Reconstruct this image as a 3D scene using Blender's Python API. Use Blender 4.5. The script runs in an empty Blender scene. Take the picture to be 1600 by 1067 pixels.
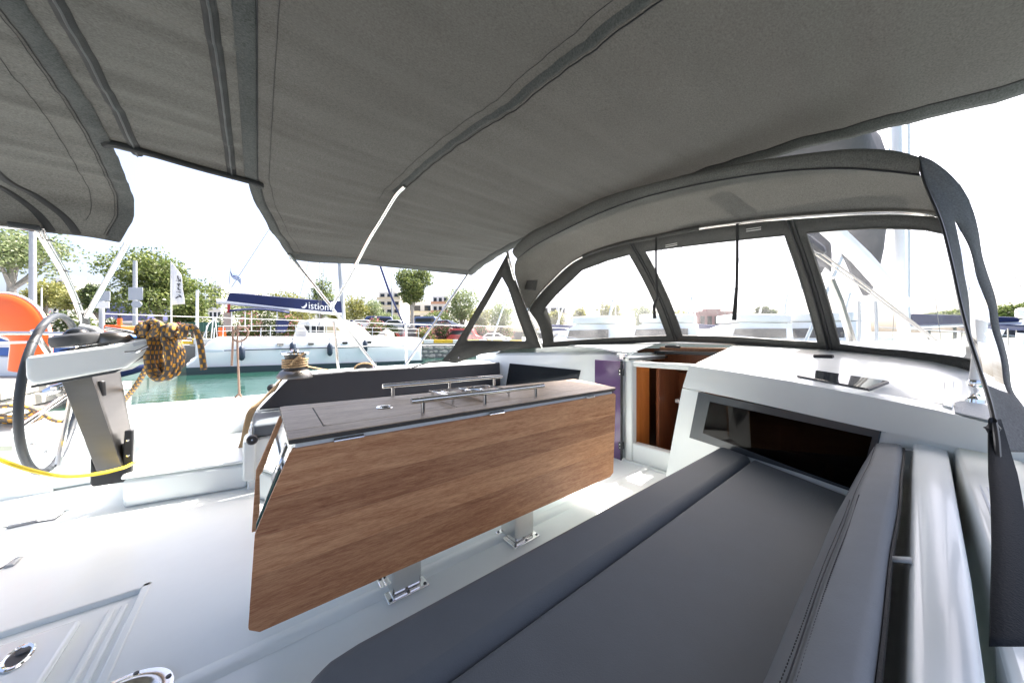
import bpy, bmesh, math, random
import numpy as np
from mathutils import Vector, Matrix, noise
random.seed(7)
R = math.radians
SC = bpy.context.scene
COL = SC.collection

# ------------------------------------------------------------------ camera, sky, sun, exposure
F, TH, H, V0 = 500.0, R(51.6), 1.0, 533.0      # focal length in pixels of a 1600 px wide frame, heading, height above the cockpit floor
cam = bpy.data.cameras.new('camera'); camo = bpy.data.objects.new('camera', cam); COL.objects.link(camo)
cam.sensor_width = 36.0; cam.lens = 36.0 * F / 1600.0
cam.clip_start = 0.02; cam.clip_end = 4000
camo.location = (0, 0, H); camo.rotation_euler = (R(90), 0, TH - R(90))
SC.camera = camo

world = bpy.data.worlds.new('World'); SC.world = world; world.use_nodes = True
SUN_EL, SUN_AZ = R(58), R(18)                   # azimuth measured from +X (bow) towards +Y (port)
wn = world.node_tree; bg = wn.nodes['Background']
sky = wn.nodes.new('ShaderNodeTexSky'); sky.sky_type = 'NISHITA'; sky.sun_disc = False
sky.sun_elevation = SUN_EL; sky.sun_rotation = R(90) - SUN_AZ
sky.air_density = .6; sky.dust_density = 6.0; sky.ozone_density = .6
wn.links.new(sky.outputs[0], bg.inputs[0]); bg.inputs[1].default_value = 0.15
sun = bpy.data.lights.new('sun', 'SUN'); suno = bpy.data.objects.new('sun', sun); COL.objects.link(suno)
sun.energy = 4.5; sun.angle = R(0.6); sun.color = (1.0, 0.96, 0.90)
sd = Vector((math.cos(SUN_EL) * math.cos(SUN_AZ), math.cos(SUN_EL) * math.sin(SUN_AZ), math.sin(SUN_EL)))
suno.rotation_euler = sd.to_track_quat('Z', 'Y').to_euler()
suno.location = (0, 0, 60)
SC.view_settings.view_transform = 'Standard'; SC.view_settings.look = 'None'
SC.view_settings.exposure = 1.97; SC.view_settings.gamma = 1.0
SC.view_settings.use_curve_mapping = False
SC.cycles.max_bounces = 10; SC.cycles.diffuse_bounces = 5; SC.cycles.transparent_max_bounces = 24
SC.cycles.sample_clamp_indirect = 8.0
SC.cycles.use_denoising = True

# ------------------------------------------------------------------ survey: turn a bearing seen from the helm seat into a point on a known plane
AX = np.array([math.cos(TH), math.sin(TH), 0]); RT = np.array([math.sin(TH), -math.cos(TH), 0]); UP = np.array([0, 0, 1.0])
O = np.array([0, 0, H])
def at(u, v, x=None, y=None, z=None, t=None, pl=None):
    d = AX + (u - 800) / F * RT - (v - V0) / F * UP
    if x is not None: k = x / d[0]
    elif y is not None: k = y / d[1]
    elif z is not None: k = (z - H) / d[2]
    elif pl is not None:
        p0, n = np.array(pl[0], float), np.array(pl[1], float); k = ((p0 - O) @ n) / (d @ n)
    else: k = t
    return tuple(float(c) for c in O + d * k)
def V(*a): return Vector(a)

# ------------------------------------------------------------------ mesh builder
WO = {}
def wo(o): return WO.get(o.name, Vector((0, 0, 0))) if o is not None else Vector((0, 0, 0))
class MB:
    def __init__(s): s.v = []; s.f = []; s.uv = {}
    def add(s, vs, fs, uvs=None):
        b = len(s.v); s.v += [tuple(p) for p in vs]; s.f += [tuple(i + b for i in f) for f in fs]
        if uvs:
            for i, q in enumerate(uvs): s.uv[b + i] = q
        return s
    def box(s, c, sz, M=None):
        x, y, z = sz[0] / 2, sz[1] / 2, sz[2] / 2
        vs = [Vector((a * x, b * y, d * z)) for d in (-1, 1) for a, b in ((-1, -1), (1, -1), (1, 1), (-1, 1))]
        if M is not None: vs = [M @ p for p in vs]
        vs = [p + Vector(c) for p in vs]
        return s.add(vs, [(3, 2, 1, 0), (4, 5, 6, 7), (0, 1, 5, 4), (1, 2, 6, 5), (2, 3, 7, 6), (3, 0, 4, 7)])
    def bx(s, x0, x1, y0, y1, z0, z1): return s.box(((x0 + x1) / 2, (y0 + y1) / 2, (z0 + z1) / 2), (x1 - x0, y1 - y0, z1 - z0))
    def prism(s, poly, vec):
        n = len(poly); vec = Vector(vec); p = [Vector(q) for q in poly]
        return s.add(p + [q + vec for q in p], [tuple(range(n))[::-1], tuple(range(n, 2 * n))] + [(i, (i + 1) % n, n + (i + 1) % n, n + i) for i in range(n)])
    def loft(s, rows, cu=False, cv=False, caps=False, skip=None):
        m, n = len(rows), len(rows[0]); vs = [p for r in rows for p in r]; fs = []
        for i in range(m if cv else m - 1):
            for j in range(n if cu else n - 1):
                if skip and skip(i, j): continue
                a, b = i * n + j, i * n + (j + 1) % n; c, d = ((i + 1) % m) * n + (j + 1) % n, ((i + 1) % m) * n + j
                fs.append((a, b, c, d))
        if caps: fs += [tuple(range(n))[::-1], tuple((m - 1) * n + j for j in range(n))]
        return s.add(vs, fs, [(j / max(1, n - 1), i / max(1, m - 1)) for i in range(m) for j in range(n)])
    def tube(s, pts, r, n=8, closed=False, caps=True, flat=None):
        P = [Vector(p) for p in pts]; m = len(P); up = None; vs = []; uv = []; L = 0
        for i, p in enumerate(P):
            if closed: d = P[(i + 1) % m] - P[i - 1]
            else: d = P[min(i + 1, m - 1)] - P[max(i - 1, 0)]
            if d.length < 1e-9: d = Vector((0, 0, 1))
            d.normalize()
            if up is None:
                up = Vector((0, 0, 1)) if abs(d.z) < .9 else Vector((1, 0, 0))
            sd_ = d.cross(up)
            if sd_.length < 1e-6: sd_ = d.orthogonal()
            sd_.normalize(); up = sd_.cross(d).normalized()
            if i: L += (P[i] - P[i - 1]).length
            rr = r[i] if isinstance(r, (list, tuple)) else r
            for k in range(n):
                a = 2 * math.pi * k / n
                vs.append(p + sd_ * math.cos(a) * rr * (flat or 1) + up * math.sin(a) * rr); uv.append((k / n, L))
        fs = []
        for i in range(m if closed else m - 1):
            for k in range(n):
                fs.append((i * n + k, i * n + (k + 1) % n, ((i + 1) % m) * n + (k + 1) % n, ((i + 1) % m) * n + k))
        if caps and not closed: fs += [tuple(range(n))[::-1], tuple((m - 1) * n + k for k in range(n))]
        return s.add(vs, fs, uv)
    def lathe(s, prof, c=(0, 0, 0), n=20, M=None, caps=True):
        rows = []
        for r, h in prof:
            row = [Vector((r * math.cos(2 * math.pi * k / n), r * math.sin(2 * math.pi * k / n), h)) for k in range(n)]
            if M is not None: row = [M @ p for p in row]
            rows.append([p + Vector(c) for p in row])
        return s.loft(rows, cu=True, caps=caps)
    def build(s, name, mat, par=None, bevel=0, seg=2, solid=0, ang=38, smooth=True, subd=0, label=None, fix=True):
        o0 = wo(par)
        me = bpy.data.meshes.new(name)
        me.from_pydata([(p[0] - o0.x, p[1] - o0.y, p[2] - o0.z) for p in s.v], [], s.f)
        if fix:
            b = bmesh.new(); b.from_mesh(me); bmesh.ops.recalc_face_normals(b, faces=b.faces); b.to_mesh(me); b.free()
        if s.uv and len(s.uv) == len(s.v):
            l = me.uv_layers.new(name='UVMap'); idx = np.empty(len(me.loops), int); me.loops.foreach_get('vertex_index', idx)
            arr = np.array([s.uv[i] for i in range(len(s.v))]); l.data.foreach_set('uv', arr[idx].ravel())
        o = bpy.data.objects.new(name, me); COL.objects.link(o)
        if mat is not None: me.materials.append(mat)
        if smooth:
            me.polygons.foreach_set('use_smooth', [True] * len(me.polygons)); me.set_sharp_from_angle(angle=R(ang))
        if par is not None: o.parent = par
        WO[o.name] = o0
        if solid:
            q = o.modifiers.new('thickness', 'SOLIDIFY'); q.thickness = abs(solid); q.offset = 0
        if bevel:
            q = o.modifiers.new('edges', 'BEVEL'); q.width = bevel; q.segments = seg; q.limit_method = 'ANGLE'; q.angle_limit = R(32)
            q.harden_normals = False
            me.polygons.foreach_set('use_smooth', [True] * len(me.polygons))
        if subd:
            q = o.modifiers.new('smooth', 'SUBSURF'); q.levels = subd; q.render_levels = subd
        if label: o['label'] = label
        return o
def thing(name, label, cat, loc=(0, 0, 0), group=None):
    o = bpy.data.objects.new(name, None); COL.objects.link(o); o.location = loc; WO[o.name] = Vector(loc)
    o.empty_display_size = .1
    return tag(o, label, cat, group)
def tag(o, label, cat, group=None):
    o['label'] = label; o['category'] = cat
    if group: o['group'] = group
    return o
def kind(o, k): o['kind'] = k; return o
def catmull(pts, n=8, closed=False):
    P = [Vector(p) for p in pts]; out = []; m = len(P)
    for i in range(m if closed else m - 1):
        p0 = P[i - 1] if (i or closed) else P[0] * 2 - P[1]
        p1 = P[i]; p2 = P[(i + 1) % m]
        p3 = P[(i + 2) % m] if (closed or i + 2 < m) else P[-1] * 2 - P[-2]
        for k in range(n):
            t = k / n
            out.append(.5 * ((2 * p1) + (p2 - p0) * t + (2 * p0 - 5 * p1 + 4 * p2 - p3) * t * t + (3 * p1 - p0 - 3 * p2 + p3) * t ** 3))
    if not closed: out.append(P[-1])
    return out
def resample(pts, n):
    P = [Vector(p) for p in pts]; L = [0]
    for a, b in zip(P, P[1:]): L.append(L[-1] + (b - a).length)
    out = []
    for k in range(n):
        d = L[-1] * k / (n - 1); i = 0
        while i < len(L) - 2 and L[i + 1] < d: i += 1
        f = (d - L[i]) / max(1e-9, L[i + 1] - L[i]); out.append(P[i].lerp(P[i + 1], min(1, max(0, f))))
    return out
def interp(x, xs, ys): return float(np.interp(x, xs, ys))

# ------------------------------------------------------------------ materials
MT = {}
def mat(name, col, rough=.5, metal=0., var=0., vs=6., bump=0., bs=60., bd=.002, coat=0., spec=.5, vcol=None, stretch=None, sheen=0., emit=None):
    m = bpy.data.materials.new(name); m.use_nodes = True; N = m.node_tree.nodes; L = m.node_tree.links; p = N['Principled BSDF']
    p.inputs['Base Color'].default_value = (*col, 1); p.inputs['Roughness'].default_value = rough; p.inputs['Metallic'].default_value = metal
    p.inputs['Coat Weight'].default_value = coat; p.inputs['Specular IOR Level'].default_value = spec; p.inputs['Sheen Weight'].default_value = sheen
    p.inputs['Coat Roughness'].default_value = .06
    tc = N.new('ShaderNodeTexCoord'); mp = N.new('ShaderNodeMapping'); L.new(tc.outputs['Object'], mp.inputs[0])
    if stretch: mp.inputs['Scale'].default_value = stretch
    if var:
        n = N.new('ShaderNodeTexNoise'); n.inputs['Scale'].default_value = vs; n.inputs['Detail'].default_value = 6; n.inputs['Roughness'].default_value = .65
        L.new(mp.outputs[0], n.inputs[0])
        r = N.new('ShaderNodeValToRGB'); L.new(n.outputs[0], r.inputs[0])
        c2 = vcol or tuple(c * (1 - var) for c in col)
        r.color_ramp.elements[0].position = .3; r.color_ramp.elements[1].position = .7
        r.color_ramp.elements[0].color = (*c2, 1); r.color_ramp.elements[1].color = (*col, 1)
        L.new(r.outputs[0], p.inputs['Base Color'])
        ma = N.new('ShaderNodeMapRange'); L.new(n.outputs[0], ma.inputs[0]); ma.inputs[3].default_value = rough * .85; ma.inputs[4].default_value = min(1, rough * 1.2)
        L.new(ma.outputs[0], p.inputs['Roughness'])
    if bump:
        n2 = N.new('ShaderNodeTexNoise'); n2.inputs['Scale'].default_value = bs; n2.inputs['Detail'].default_value = 4; L.new(mp.outputs[0], n2.inputs[0])
        b = N.new('ShaderNodeBump'); b.inputs['Strength'].default_value = bump; b.inputs['Distance'].default_value = bd
        L.new(n2.outputs[0], b.inputs['Height']); L.new(b.outputs[0], p.inputs['Normal'])
    MT[name] = m; return m
GEL = mat('gelcoat', (.785, .825, .815), .22, var=.04, vs=3, bump=.02, bs=1.5, bd=.006, coat=.35)
GEL2 = mat('gelcoat_satin', (.775, .82, .81), .33, var=.04, vs=5, coat=.1)
NONSKID = mat('nonskid', (.66, .69, .71), .55, var=.05, vs=20, bump=.6, bs=300, bd=.002)
STEEL = mat('stainless', (.72, .71, .69), .12, 1.0, var=.06, vs=30)
STEEL2 = mat('brushed_stainless', (.24, .23, .215), .34, 1.0, var=.08, vs=4, stretch=(1, 1, 9))
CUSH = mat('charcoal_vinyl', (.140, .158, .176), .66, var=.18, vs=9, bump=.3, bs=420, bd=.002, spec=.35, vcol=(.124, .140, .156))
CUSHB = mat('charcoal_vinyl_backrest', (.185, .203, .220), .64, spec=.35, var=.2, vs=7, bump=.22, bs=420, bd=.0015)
STITCH = mat('black_thread', (.015, .016, .02), .8)
BLACK = mat('black_plastic', (.02, .021, .023), .38, var=.1)
GELC = mat('gelcoat_coaming', (.78, .82, .81), .30, var=.04, vs=4, coat=.25)
DKGREY = mat('dark_grey_plastic', (.055, .058, .062), .4, var=.1)
PANEL = mat('grey_window_surround', (.06, .072, .082), .25, var=.05)
LEATHER = mat('grey_leather', (.05, .058, .068), .45, var=.25, vs=14, bump=.5, bs=160, bd=.002)
WHITE = mat('white_paint', (.80, .80, .79), .35, var=.04)
CHROME = mat('chrome', (.82, .82, .82), .06, 1.0)
MIRROR = mat('mirror', (.80, .82, .81), .02, 1.0)
GLASSEDGE = mat('green_glass_edge', (.02, .07, .06), .12)
TAN = mat('tan_rope', (.42, .29, .16), .85, var=.3, vs=60, bump=.8, bs=250, bd=.003)
YEL = mat('yellow_hose', (.85, .62, .02), .4)
ORANGE = mat('orange_vinyl', (.86, .13, .015), .42, var=.08, vs=6, bump=.15, bs=20)
PIPING = mat('white_piping', (.8, .78, .7), .6)
NAVY = mat('navy_canvas', (.012, .022, .09), .75, var=.2, vs=3, bump=.5, bs=4, bd=.03)
FENDER = mat('navy_fender', (.03, .045, .07), .4)
HULL = mat('white_hull', (.84, .86, .86), .28, var=.03, vs=1.5, coat=.2)
DKSTRIPE = mat('dark_stripe', (.03, .05, .07), .4)
GLASSDK = mat('dark_glass', (.015, .018, .022), .05)
CONC = mat('quay_concrete', (.42, .40, .36), .85, var=.25, vs=1.2, bump=.6, bs=8, bd=.02)
ASPH = mat('quay_paving', (.20, .195, .19), .9, var=.2, vs=.5)
YKERB = mat('yellow_kerb', (.75, .47, .03), .7, var=.2, vs=3)
WKERB = mat('white_kerb', (.75, .74, .7), .7, var=.15, vs=3)
BARK = mat('bark', (.26, .23, .19), .9, var=.5, vs=9, bump=1, bs=14, bd=.03)
PALEBARK = mat('pale_bark', (.45, .43, .39), .9, var=.45, vs=6, bump=1, bs=12, bd=.03)
GALV = mat('galvanised_post', (.42, .44, .46), .5, .3, var=.1)
SIGNB = mat('sign_back', (.40, .43, .46), .55, .2, var=.06)
BLUEP = mat('blue_paint', (.015, .11, .42), .4, var=.1)
TYRE = mat('rubber', (.02, .02, .02), .8)
RED = mat('red_paint', (.42, .03, .03), .4, var=.1)

def leafmat(name, a, b, c, trans=.35):
    m = bpy.data.materials.new(name); m.use_nodes = True; N = m.node_tree.nodes; L = m.node_tree.links; p = N['Principled BSDF']
    g = N.new('ShaderNodeNewGeometry'); r = N.new('ShaderNodeValToRGB'); L.new(g.outputs['Random Per Island'], r.inputs[0])
    r.color_ramp.elements[0].color = (*a, 1); r.color_ramp.elements[1].color = (*c, 1); e = r.color_ramp.elements.new(.5); e.color = (*b, 1)
    L.new(r.outputs[0], p.inputs['Base Color']); p.inputs['Roughness'].default_value = .5
    t = N.new('ShaderNodeBsdfTranslucent'); L.new(r.outputs[0], t.inputs[0]); mx = N.new('ShaderNodeMixShader'); mx.inputs[0].default_value = trans
    L.new(p.outputs[0], mx.inputs[1]); L.new(t.outputs[0], mx.inputs[2]); L.new(mx.outputs[0], N['Material Output'].inputs[0]); return m
LEAF = leafmat('leaves_mid_green', (.055, .09, .022), (.13, .175, .045), (.25, .28, .09))
LEAFD = leafmat('leaves_dark_green', (.035, .06, .02), (.07, .10, .03), (.12, .16, .05))
LEAFY = leafmat('leaves_yellow_green', (.13, .15, .035), (.22, .23, .055), (.32, .30, .10))
LEAFP = leafmat('leaves_pale_green', (.11, .16, .06), (.20, .25, .11), (.32, .35, .2))
FLOWP = leafmat('pink_flowers', (.45, .10, .14), (.6, .2, .24), (.7, .38, .38), .2)
FLOWW = leafmat('white_flowers', (.6, .6, .5), (.72, .7, .58), (.8, .78, .7), .2)

def canvasmat(name, col, tr, trans=.3, wr=0.):
    m = bpy.data.materials.new(name); m.use_nodes = True; N = m.node_tree.nodes; L = m.node_tree.links; p = N['Principled BSDF']
    tc = N.new('ShaderNodeTexCoord'); n = N.new('ShaderNodeTexNoise'); n.inputs['Scale'].default_value = 3.0; n.inputs['Detail'].default_value = 5
    L.new(tc.outputs['Object'], n.inputs[0])
    f = N.new('ShaderNodeTexNoise'); f.inputs['Scale'].default_value = 210; f.inputs['Detail'].default_value = 2; L.new(tc.outputs['Object'], f.inputs[0])
    # woven flecks: long in one direction
    mp = N.new('ShaderNodeMapping'); mp.inputs['Scale'].default_value = (110, 230, 230); L.new(tc.outputs['Object'], mp.inputs[0])
    g = N.new('ShaderNodeTexNoise'); g.inputs['Scale'].default_value = 1; g.inputs['Detail'].default_value = 2; L.new(mp.outputs[0], g.inputs[0])
    a = N.new('ShaderNodeMath'); a.operation = 'ADD'; L.new(f.outputs[0], a.inputs[0]); L.new(g.outputs[0], a.inputs[1])
    r = N.new('ShaderNodeMapRange'); L.new(a.outputs[0], r.inputs[0]); r.inputs[1].default_value = .6; r.inputs[2].default_value = 1.4; r.inputs[3].default_value = .55; r.inputs[4].default_value = 1.45
    r2 = N.new('ShaderNodeMapRange'); L.new(n.outputs[0], r2.inputs[0]); r2.inputs[1].default_value = .3; r2.inputs[2].default_value = .7; r2.inputs[3].default_value = .9; r2.inputs[4].default_value = 1.1
    q = N.new('ShaderNodeMath'); q.operation = 'MULTIPLY'; L.new(r.outputs[0], q.inputs[0]); L.new(r2.outputs[0], q.inputs[1])
    h = N.new('ShaderNodeVectorMath'); h.operation = 'SCALE'; h.inputs[0].default_value = col; L.new(q.outputs[0], h.inputs['Scale'])
    L.new(h.outputs[0], p.inputs['Base Color']); p.inputs['Roughness'].default_value = .85; p.inputs['Specular IOR Level'].default_value = .25
    b = N.new('ShaderNodeBump'); b.inputs['Strength'].default_value = .35; b.inputs['Distance'].default_value = .001; L.new(a.outputs[0], b.inputs['Height'])
    mw = N.new('ShaderNodeMapping'); mw.inputs['Scale'].default_value = (.9, 6.5, 3); mw.inputs['Rotation'].default_value = (0, 0, .12); L.new(tc.outputs['Object'], mw.inputs[0])
    nw = N.new('ShaderNodeTexNoise'); nw.inputs['Scale'].default_value = 1; nw.inputs['Detail'].default_value = 1.2; nw.inputs['Roughness'].default_value = .4; L.new(mw.outputs[0], nw.inputs[0])
    bw = N.new('ShaderNodeBump'); bw.inputs['Strength'].default_value = wr; bw.inputs['Distance'].default_value = .09; L.new(nw.outputs[0], bw.inputs['Height']); L.new(b.outputs[0], bw.inputs['Normal']); L.new(bw.outputs[0], p.inputs['Normal'])
    t = N.new('ShaderNodeBsdfTranslucent'); t.inputs[0].default_value = (*tr, 1); mx = N.new('ShaderNodeMixShader'); mx.inputs[0].default_value = trans
    L.new(p.outputs[0], mx.inputs[1]); L.new(t.outputs[0], mx.inputs[2]); L.new(mx.outputs[0], N['Material Output'].inputs[0]); return m
CANV = canvasmat('grey_canvas', (.076, .080, .076), (.07, .066, .058), .10, wr=1.0)
CANVM = canvasmat('grey_canvas_main', (.056, .059, .057), (.07, .066, .058), .10, wr=.5)
CANV2 = canvasmat('grey_canvas_doubled', (.068, .072, .070), (.05, .05, .045), .0, wr=.3)
CANVS = canvasmat('grey_canvas_smooth', (.088, .09, .084), (.07, .066, .058), .12, wr=.25)
CANVH = canvasmat('grey_canvas_hem', (.072, .073, .07), (.03, .03, .028), .15)
ZIP = mat('black_zip_tape', (.022, .023, .024), .7, var=.3, vs=80, bump=.6, bs=300)
def vinylmat():
    m = bpy.data.materials.new('clear_vinyl'); m.use_nodes = True; N = m.node_tree.nodes; L = m.node_tree.links
    tr = N.new('ShaderNodeBsdfTransparent'); tr.inputs[0].default_value = (.97, .97, .97, 1)
    tl = N.new('ShaderNodeBsdfTranslucent'); tl.inputs[0].default_value = (.95, .95, .95, 1)
    gl = N.new('ShaderNodeBsdfGlossy'); gl.inputs['Roughness'].default_value = .08
    tc = N.new('ShaderNodeTexCoord'); n = N.new('ShaderNodeTexNoise'); n.inputs['Scale'].default_value = 5; n.inputs['Detail'].default_value = 3; L.new(tc.outputs['Object'], n.inputs[0])
    b = N.new('ShaderNodeBump'); b.inputs['Strength'].default_value = .12; b.inputs['Distance'].default_value = .02; L.new(n.outputs[0], b.inputs['Height']); L.new(b.outputs[0], gl.inputs['Normal'])
    fr = N.new('ShaderNodeFresnel'); fr.inputs[0].default_value = 1.14
    hz = N.new('ShaderNodeMapRange'); L.new(n.outputs[0], hz.inputs[0]); hz.inputs[1].default_value = .35; hz.inputs[2].default_value = .7; hz.inputs[3].default_value = .025; hz.inputs[4].default_value = .075
    m1 = N.new('ShaderNodeMixShader'); L.new(hz.outputs[0], m1.inputs[0]); L.new(tr.outputs[0], m1.inputs[1]); L.new(tl.outputs[0], m1.inputs[2])
    m2 = N.new('ShaderNodeMixShader'); L.new(fr.outputs[0], m2.inputs[0]); L.new(m1.outputs[0], m2.inputs[1]); L.new(gl.outputs[0], m2.inputs[2])
    L.new(m2.outputs[0], N['Material Output'].inputs[0]); return m
VINYL = vinylmat()
def smokemat(name, col, tr=.6, rough=.03):
    m = bpy.data.materials.new(name); m.use_nodes = True; N = m.node_tree.nodes; L = m.node_tree.links
    a = N.new('ShaderNodeBsdfTransparent'); a.inputs[0].default_value = (*col, 1)
    gl = N.new('ShaderNodeBsdfGlossy'); gl.inputs['Roughness'].default_value = rough
    fr = N.new('ShaderNodeFresnel'); fr.inputs[0].default_value = 1.22; mx = N.new('ShaderNodeMixShader')
    L.new(fr.outputs[0], mx.inputs[0]); L.new(a.outputs[0], mx.inputs[1]); L.new(gl.outputs[0], mx.inputs[2]); L.new(mx.outputs[0], N['Material Output'].inputs[0]); return m
SMOKE = smokemat('smoked_glass', (.10, .085, .085))
PURPLE = mat('purple_acrylic', (.11, .06, .15), .10, coat=.3)

def woodmat(name, a, b, c, sc=(1.2, 30, 30), rough=.55, bump=.4):
    m = bpy.data.materials.new(name); m.use_nodes = True; N = m.node_tree.nodes; L = m.node_tree.links; p = N['Principled BSDF']
    tc = N.new('ShaderNodeTexCoord'); oi = N.new('ShaderNodeObjectInfo'); ad = N.new('ShaderNodeVectorMath'); ad.operation = 'ADD'
    cb = N.new('ShaderNodeVectorMath'); cb.operation = 'SCALE'; cb.inputs[0].default_value = (7, 3, 5); L.new(oi.outputs['Random'], cb.inputs['Scale'])
    L.new(tc.outputs['Object'], ad.inputs[0]); L.new(cb.outputs[0], ad.inputs[1])
    mp = N.new('ShaderNodeMapping'); mp.inputs['Scale'].default_value = sc; L.new(ad.outputs[0], mp.inputs[0])
    n = N.new('ShaderNodeTexNoise'); n.inputs['Scale'].default_value = 1; n.inputs['Detail'].default_value = 9; n.inputs['Roughness'].default_value = .7; n.inputs['Distortion'].default_value = .6
    L.new(mp.outputs[0], n.inputs[0])
    mp2 = N.new('ShaderNodeMapping'); mp2.inputs['Scale'].default_value = tuple(q * 7 for q in sc); L.new(ad.outputs[0], mp2.inputs[0])
    n2 = N.new('ShaderNodeTexNoise'); n2.inputs['Scale'].default_value = 1; n2.inputs['Detail'].default_value = 4; n2.inputs['Roughness'].default_value = .8; L.new(mp2.outputs[0], n2.inputs[0])
    mx = N.new('ShaderNodeMath'); mx.operation = 'MULTIPLY_ADD'; L.new(n2.outputs[0], mx.inputs[0]); mx.inputs[1].default_value = .55; 
    s = N.new('ShaderNodeMath'); s.operation = 'MULTIPLY'; L.new(n.outputs[0], s.inputs[0]); s.inputs[1].default_value = .6; L.new(s.outputs[0], mx.inputs[2])
    rr = N.new('ShaderNodeMath'); rr.operation = 'MULTIPLY_ADD'; L.new(oi.outputs['Random'], rr.inputs[0]); rr.inputs[1].default_value = .15; L.new(mx.outputs[0], rr.inputs[2])
    r = N.new('ShaderNodeValToRGB'); L.new(rr.outputs[0], r.inputs[0]); E_ = r.color_ramp.elements
    E_[0].position = .42; E_[0].color = (*a, 1); E_[1].position = .80; E_[1].color = (*c, 1); e = E_.new(.60); e.color = (*b, 1)
    L.new(r.outputs[0], p.inputs['Base Color']); p.inputs['Roughness'].default_value = rough; p.inputs['Specular IOR Level'].default_value = .45
    bp = N.new('ShaderNodeBump'); bp.inputs['Strength'].default_value = bump; bp.inputs['Distance'].default_value = .0015; L.new(mx.outputs[0], bp.inputs['Height']); L.new(bp.outputs[0], p.inputs['Normal']); return m
LEAFW = woodmat('oiled_teak', (.15, .050, .020), (.43, .180, .078), (.66, .355, .18), sc=(4.2, 34, 44))
LEAFW2 = woodmat('oiled_teak_dark', (.11, .036, .015), (.33, .132, .058), (.54, .28, .14), sc=(4.2, 34, 44))
TOPW = woodmat('weathered_teak', (.30, .20, .13), (.56, .42, .30), (.76, .62, .47), sc=(4, 26, 26), rough=.45)
TOPE = woodmat('dark_edge', (.03, .025, .02), (.045, .04, .034), (.06, .055, .05))
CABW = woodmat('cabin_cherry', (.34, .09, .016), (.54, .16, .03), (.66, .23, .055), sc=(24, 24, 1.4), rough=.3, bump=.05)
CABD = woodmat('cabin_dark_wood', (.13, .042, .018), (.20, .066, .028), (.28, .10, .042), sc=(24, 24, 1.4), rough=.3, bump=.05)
TRIMW = woodmat('hatch_trim_wood', (.18, .075, .035), (.30, .14, .07), (.40, .22, .12))

def ropemat(name, a, b, c):
    m = bpy.data.materials.new(name); m.use_nodes = True; N = m.node_tree.nodes; L = m.node_tree.links; p = N['Principled BSDF']
    uv = N.new('ShaderNodeUVMap'); sp = N.new('ShaderNodeSeparateXYZ'); L.new(uv.outputs[0], sp.inputs[0])
    # helical checks: orange flecks on grey
    f1 = N.new('ShaderNodeMath'); f1.operation = 'MULTIPLY'; L.new(sp.outputs[1], f1.inputs[0]); f1.inputs[1].default_value = 18
    f2 = N.new('ShaderNodeMath'); f2.operation = 'MULTIPLY_ADD'; fl = N.new('ShaderNodeMath'); fl.operation = 'MULTIPLY'; L.new(sp.outputs[0], fl.inputs[0]); fl.inputs[1].default_value = 6
    fl2 = N.new('ShaderNodeMath'); fl2.operation = 'FLOOR'; L.new(fl.outputs[0], fl2.inputs[0])
    L.new(fl2.outputs[0], f2.inputs[0]); f2.inputs[1].default_value = 0.5; L.new(f1.outputs[0], f2.inputs[2])
    fr = N.new('ShaderNodeMath'); fr.operation = 'FRACT'; L.new(f2.outputs[0], fr.inputs[0])
    g1 = N.new('ShaderNodeMath'); g1.operation = 'GREATER_THAN'; L.new(fr.outputs[0], g1.inputs[0]); g1.inputs[1].default_value = .66
    h = N.new('ShaderNodeMath'); h.operation = 'MULTIPLY'; L.new(sp.outputs[0], h.inputs[0]); h.inputs[1].default_value = 6.0
    hf = N.new('ShaderNodeMath'); hf.operation = 'FRACT'; L.new(h.outputs[0], hf.inputs[0])
    g2 = N.new('ShaderNodeMath'); g2.operation = 'LESS_THAN'; L.new(hf.outputs[0], g2.inputs[0]); g2.inputs[1].default_value = .8
    mu = N.new('ShaderNodeMath'); mu.operation = 'MULTIPLY'; L.new(g1.outputs[0], mu.inputs[0]); L.new(g2.outputs[0], mu.inputs[1])
    mx = N.new('ShaderNodeMix'); mx.data_type = 'RGBA'; L.new(mu.outputs[0], mx.inputs[0]); mx.inputs[6].default_value = (*a, 1); mx.inputs[7].default_value = (*b, 1)
    L.new(mx.outputs[2], p.inputs['Base Color']); p.inputs['Roughness'].default_value = .8
    tc = N.new('ShaderNodeTexCoord'); n = N.new('ShaderNodeTexNoise'); n.inputs['Scale'].default_value = 350; L.new(tc.outputs['Object'], n.inputs[0])
    bp = N.new('ShaderNodeBump'); bp.inputs['Strength'].default_value = .7; bp.inputs['Distance'].default_value = .002; L.new(n.outputs[0], bp.inputs['Height']); L.new(bp.outputs[0], p.inputs['Normal']); return m
ROPE = ropemat('grey_orange_rope', (.125, .108, .096), (.78, .39, .05), None)
# ================================================================== setting: water, quays
def watermat():
    m = bpy.data.materials.new('harbour_water'); m.use_nodes = True; N = m.node_tree.nodes; L = m.node_tree.links; p = N['Principled BSDF']
    p.inputs['Base Color'].default_value = (.016, .058, .043, 1); p.inputs['Roughness'].default_value = .04; p.inputs['IOR'].default_value = 1.33
    tc = N.new('ShaderNodeTexCoord'); mp = N.new('ShaderNodeMapping'); mp.inputs['Scale'].default_value = (.55, 1.1, 1); L.new(tc.outputs['Object'], mp.inputs[0])
    n = N.new('ShaderNodeTexNoise'); n.inputs['Scale'].default_value = 1.3; n.inputs['Detail'].default_value = 5; n.inputs['Roughness'].default_value = .55; L.new(mp.outputs[0], n.inputs[0])
    b = N.new('ShaderNodeBump'); b.inputs['Strength'].default_value = .35; b.inputs['Distance'].default_value = .06; L.new(n.outputs[0], b.inputs['Height']); L.new(b.outputs[0], p.inputs['Normal']); return m
WZ = -.85
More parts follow.
